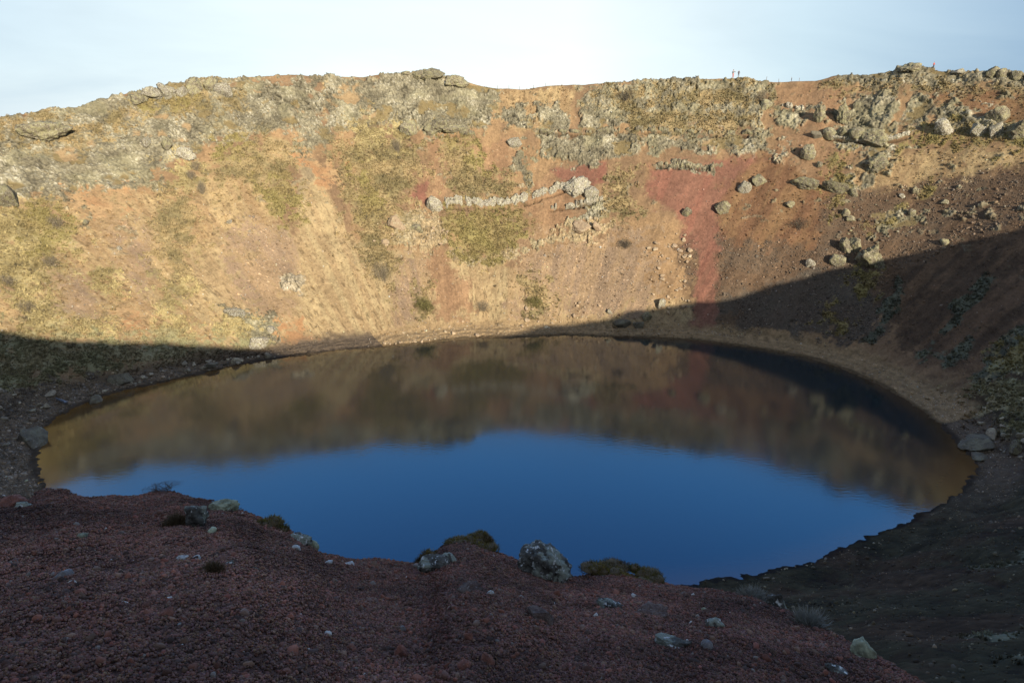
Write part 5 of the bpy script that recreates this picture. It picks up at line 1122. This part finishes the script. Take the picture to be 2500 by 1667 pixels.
# ------------------------------------------------------------------ people on the far rim
def skinned(name, pts, edges, rad, mat, parent):
    me = bpy.data.meshes.new(name); me.from_pydata(pts, edges, []); o = bpy.data.objects.new(name, me); C.objects.link(o)
    sk = o.modifiers.new('skin', 'SKIN')
    for v, r in zip(me.skin_vertices[0].data, rad): v.radius = (r, r)
    me.skin_vertices[0].data[0].use_root = True
    sb = o.modifiers.new('sub', 'SUBSURF'); sb.levels = 1; sb.render_levels = 1
    dg = bpy.context.evaluated_depsgraph_get(); ne = bpy.data.meshes.new_from_object(o.evaluated_get(dg))
    C.objects.unlink(o); bpy.data.objects.remove(o)
    r = bpy.data.objects.new(name, ne); ne.name = name; ne.materials.append(mat); C.objects.link(r)
    if parent: r.parent = parent
    for q in ne.polygons: q.use_smooth = True
    return r
M_SKIN = flat_mat('skin', (0.45,0.28,0.20)); M_HAIR = flat_mat('hair', (0.05,0.035,0.025))
CL = {'a': ((0.16,0.16,0.18), (0.42,0.19,0.18)), 'b': ((0.035,0.04,0.05), (0.03,0.03,0.04)), 'c': ((0.42,0.09,0.08), (0.04,0.04,0.06))}
def person(p, h, kind, label, rz):
    root_h = h/1.75
    raised = kind == 'a'
    pts = [(0,0,.95),(0,.0,1.12),(0,0,1.38),(0,0,1.50),(0,.01,1.62),(0,.01,1.74),
           (-.17,0,1.41),(-.30,.0,1.16) if not raised else (-.38,0,1.30),(-.31,.06,.92) if not raised else (-.62,.02,1.27),(-.31,.08,.82) if not raised else (-.72,.02,1.26),
           (.17,0,1.41),(.27,0,1.14),(.25,.10,.90),(.24,.13,.80),
           (-.09,0,.88),(-.11,.03,.48),(-.12,-.02,.09),(-.12,.12,.04),(.09,0,.88),(.11,.05,.48),(.12,.0,.09),(.12,.14,.04)]
    edges = [(0,1),(1,2),(2,3),(3,4),(4,5),(2,6),(6,7),(7,8),(8,9),(2,10),(10,11),(11,12),(12,13),(0,14),(14,15),(15,16),(16,17),(0,18),(18,19),(19,20),(20,21)]
    rad = [.12,.125,.14,.055,.095,.07,.06,.045,.035,.03,.06,.045,.035,.03,.085,.058,.045,.03,.085,.058,.045,.03]
    body = skinned('person', [tuple(c*root_h for c in q) for q in pts], edges, [r*root_h for r in rad], M_SKIN, None)
    body.location = p; body.rotation_euler = (0, 0, rz)
    ja, tr = flat_mat('jacket_cloth', CL[kind][0]), flat_mat('trouser_cloth', CL[kind][1])
    S = lambda ids, g: ([tuple(c*root_h for c in pts[k]) for k in ids], [(rad[k]+g)*root_h for k in ids])
    a, b = S([0,1,2,6,7,8,10,11,12], .028); skinned('jacket', a, [(0,1),(1,2),(2,3),(3,4),(4,5),(2,6),(6,7),(7,8)], b, ja, body)
    a, b = S([0,14,15,16,18,19,20], .022); skinned('trousers', a, [(0,1),(1,2),(2,3),(0,4),(4,5),(5,6)], b, tr, body)
    v, f = ICO[3]; keep = v[:, 2] > -0.15
    hv = v*np.array([.098,.108,.10])*root_h+np.array([0,-.012,1.70])*root_h
    ff = f[keep[f].all(1)]; mesh_np('hair', hv, ff, M_HAIR, True, body)
    set_props(body, label, 'person')
for i, (th, t, h, kind, label) in enumerate(PEOPLE):
    p, n = wall_at(th, 1.0); person(p-Vector((0, 0, 0.05)), h, kind, label, R(180)+(0.3, -0.4, 0.9, 0.2)[i])

# fence posts along the rim path
M_POST = flat_mat('weathered_wood', (0.16,0.12,0.09))
pv = []; 
for k, (zz, r) in enumerate(((-0.3,.05),(0.0,.05),(.55,.047),(.95,.045),(1.0,.03))):
    for a in range(8): pv.append((r*math.cos(a*math.pi/4), r*math.sin(a*math.pi/4), zz))
pf = [(k*8+a, k*8+(a+1) % 8, k*8+8+(a+1) % 8, k*8+8+a) for k in range(4) for a in range(8)]
post0 = mesh_np('fence_post', np.array(pv), np.array(pf), M_POST)
PL = ['leftmost thin fence post on the skyline saddle beside the middle crag', 'second thin fence post from the left on the middle skyline saddle', 'middle one of the five thin fence posts on the middle skyline saddle', 'fourth thin fence post from the left on the middle skyline saddle', 'rightmost thin fence post on the middle skyline saddle',
      'taller thin post on the red saddle right of the two people', 'thin post on the red saddle between the two people and the lone person', 'short post on the rim just right of the lone dark person']
for i, (th, h) in enumerate(POSTS):
    o = post0 if i == 0 else post0.copy()
    if i: C.objects.link(o)
    p, n = wall_at(th, 1.0); o.location = p; o.scale = (1, 1, max(h, 0.8)); o.rotation_euler = (rnd.uniform(-.05, .05), rnd.uniform(-.05, .05), rnd.uniform(0, 3))
    set_props(o, PL[i], 'fence post', 'posts along the rim path')

# bench on the left shore
def box(cx, cy, cz, sx, sy, sz):
    v = [(cx+a*sx/2, cy+b*sy/2, cz+c*sz/2) for a in (-1, 1) for b in (-1, 1) for c in (-1, 1)]
    return v, [(0,1,3,2),(4,6,7,5),(0,4,5,1),(2,3,7,6),(0,2,6,4),(1,5,7,3)]
def boxes(lst):
    V = []; F = []
    for b in lst:
        v, f = box(*b); k = len(V); V += v; F += [tuple(q+k for q in x) for x in f]
    return np.array(V), np.array(F)
M_BENCH = flat_mat('grey_blue_paint', (0.22,0.26,0.32), 0.6); M_BLEG = flat_mat('bench_legs', (0.10,0.10,0.11))
p, n = wall_at(*BENCH); bench = empty('bench', p+Vector((0, 0, 0.02)), R(150))
v, f = boxes([(0, y, .46, 2.4, .13, .045) for y in (-.16, 0, .16)]); mesh_np('seat', v, f, M_BENCH, False, bench)
v, f = boxes([(0, .27+k*.03, .64+k*.16, 2.4, .04, .13) for k in range(2)]); mesh_np('backrest', v, f, M_BENCH, False, bench)
for s in (-.95, .95):
    v, f = boxes([(s, -.16, .215, .07, .07, .44), (s, .245, .42, .07, .06, .85), (s, .03, .405, .07, .46, .06)]); mesh_np('leg', v, f, M_BLEG, False, bench)
set_props(bench, 'blue grey bench standing among stones on the left shore', 'bench')
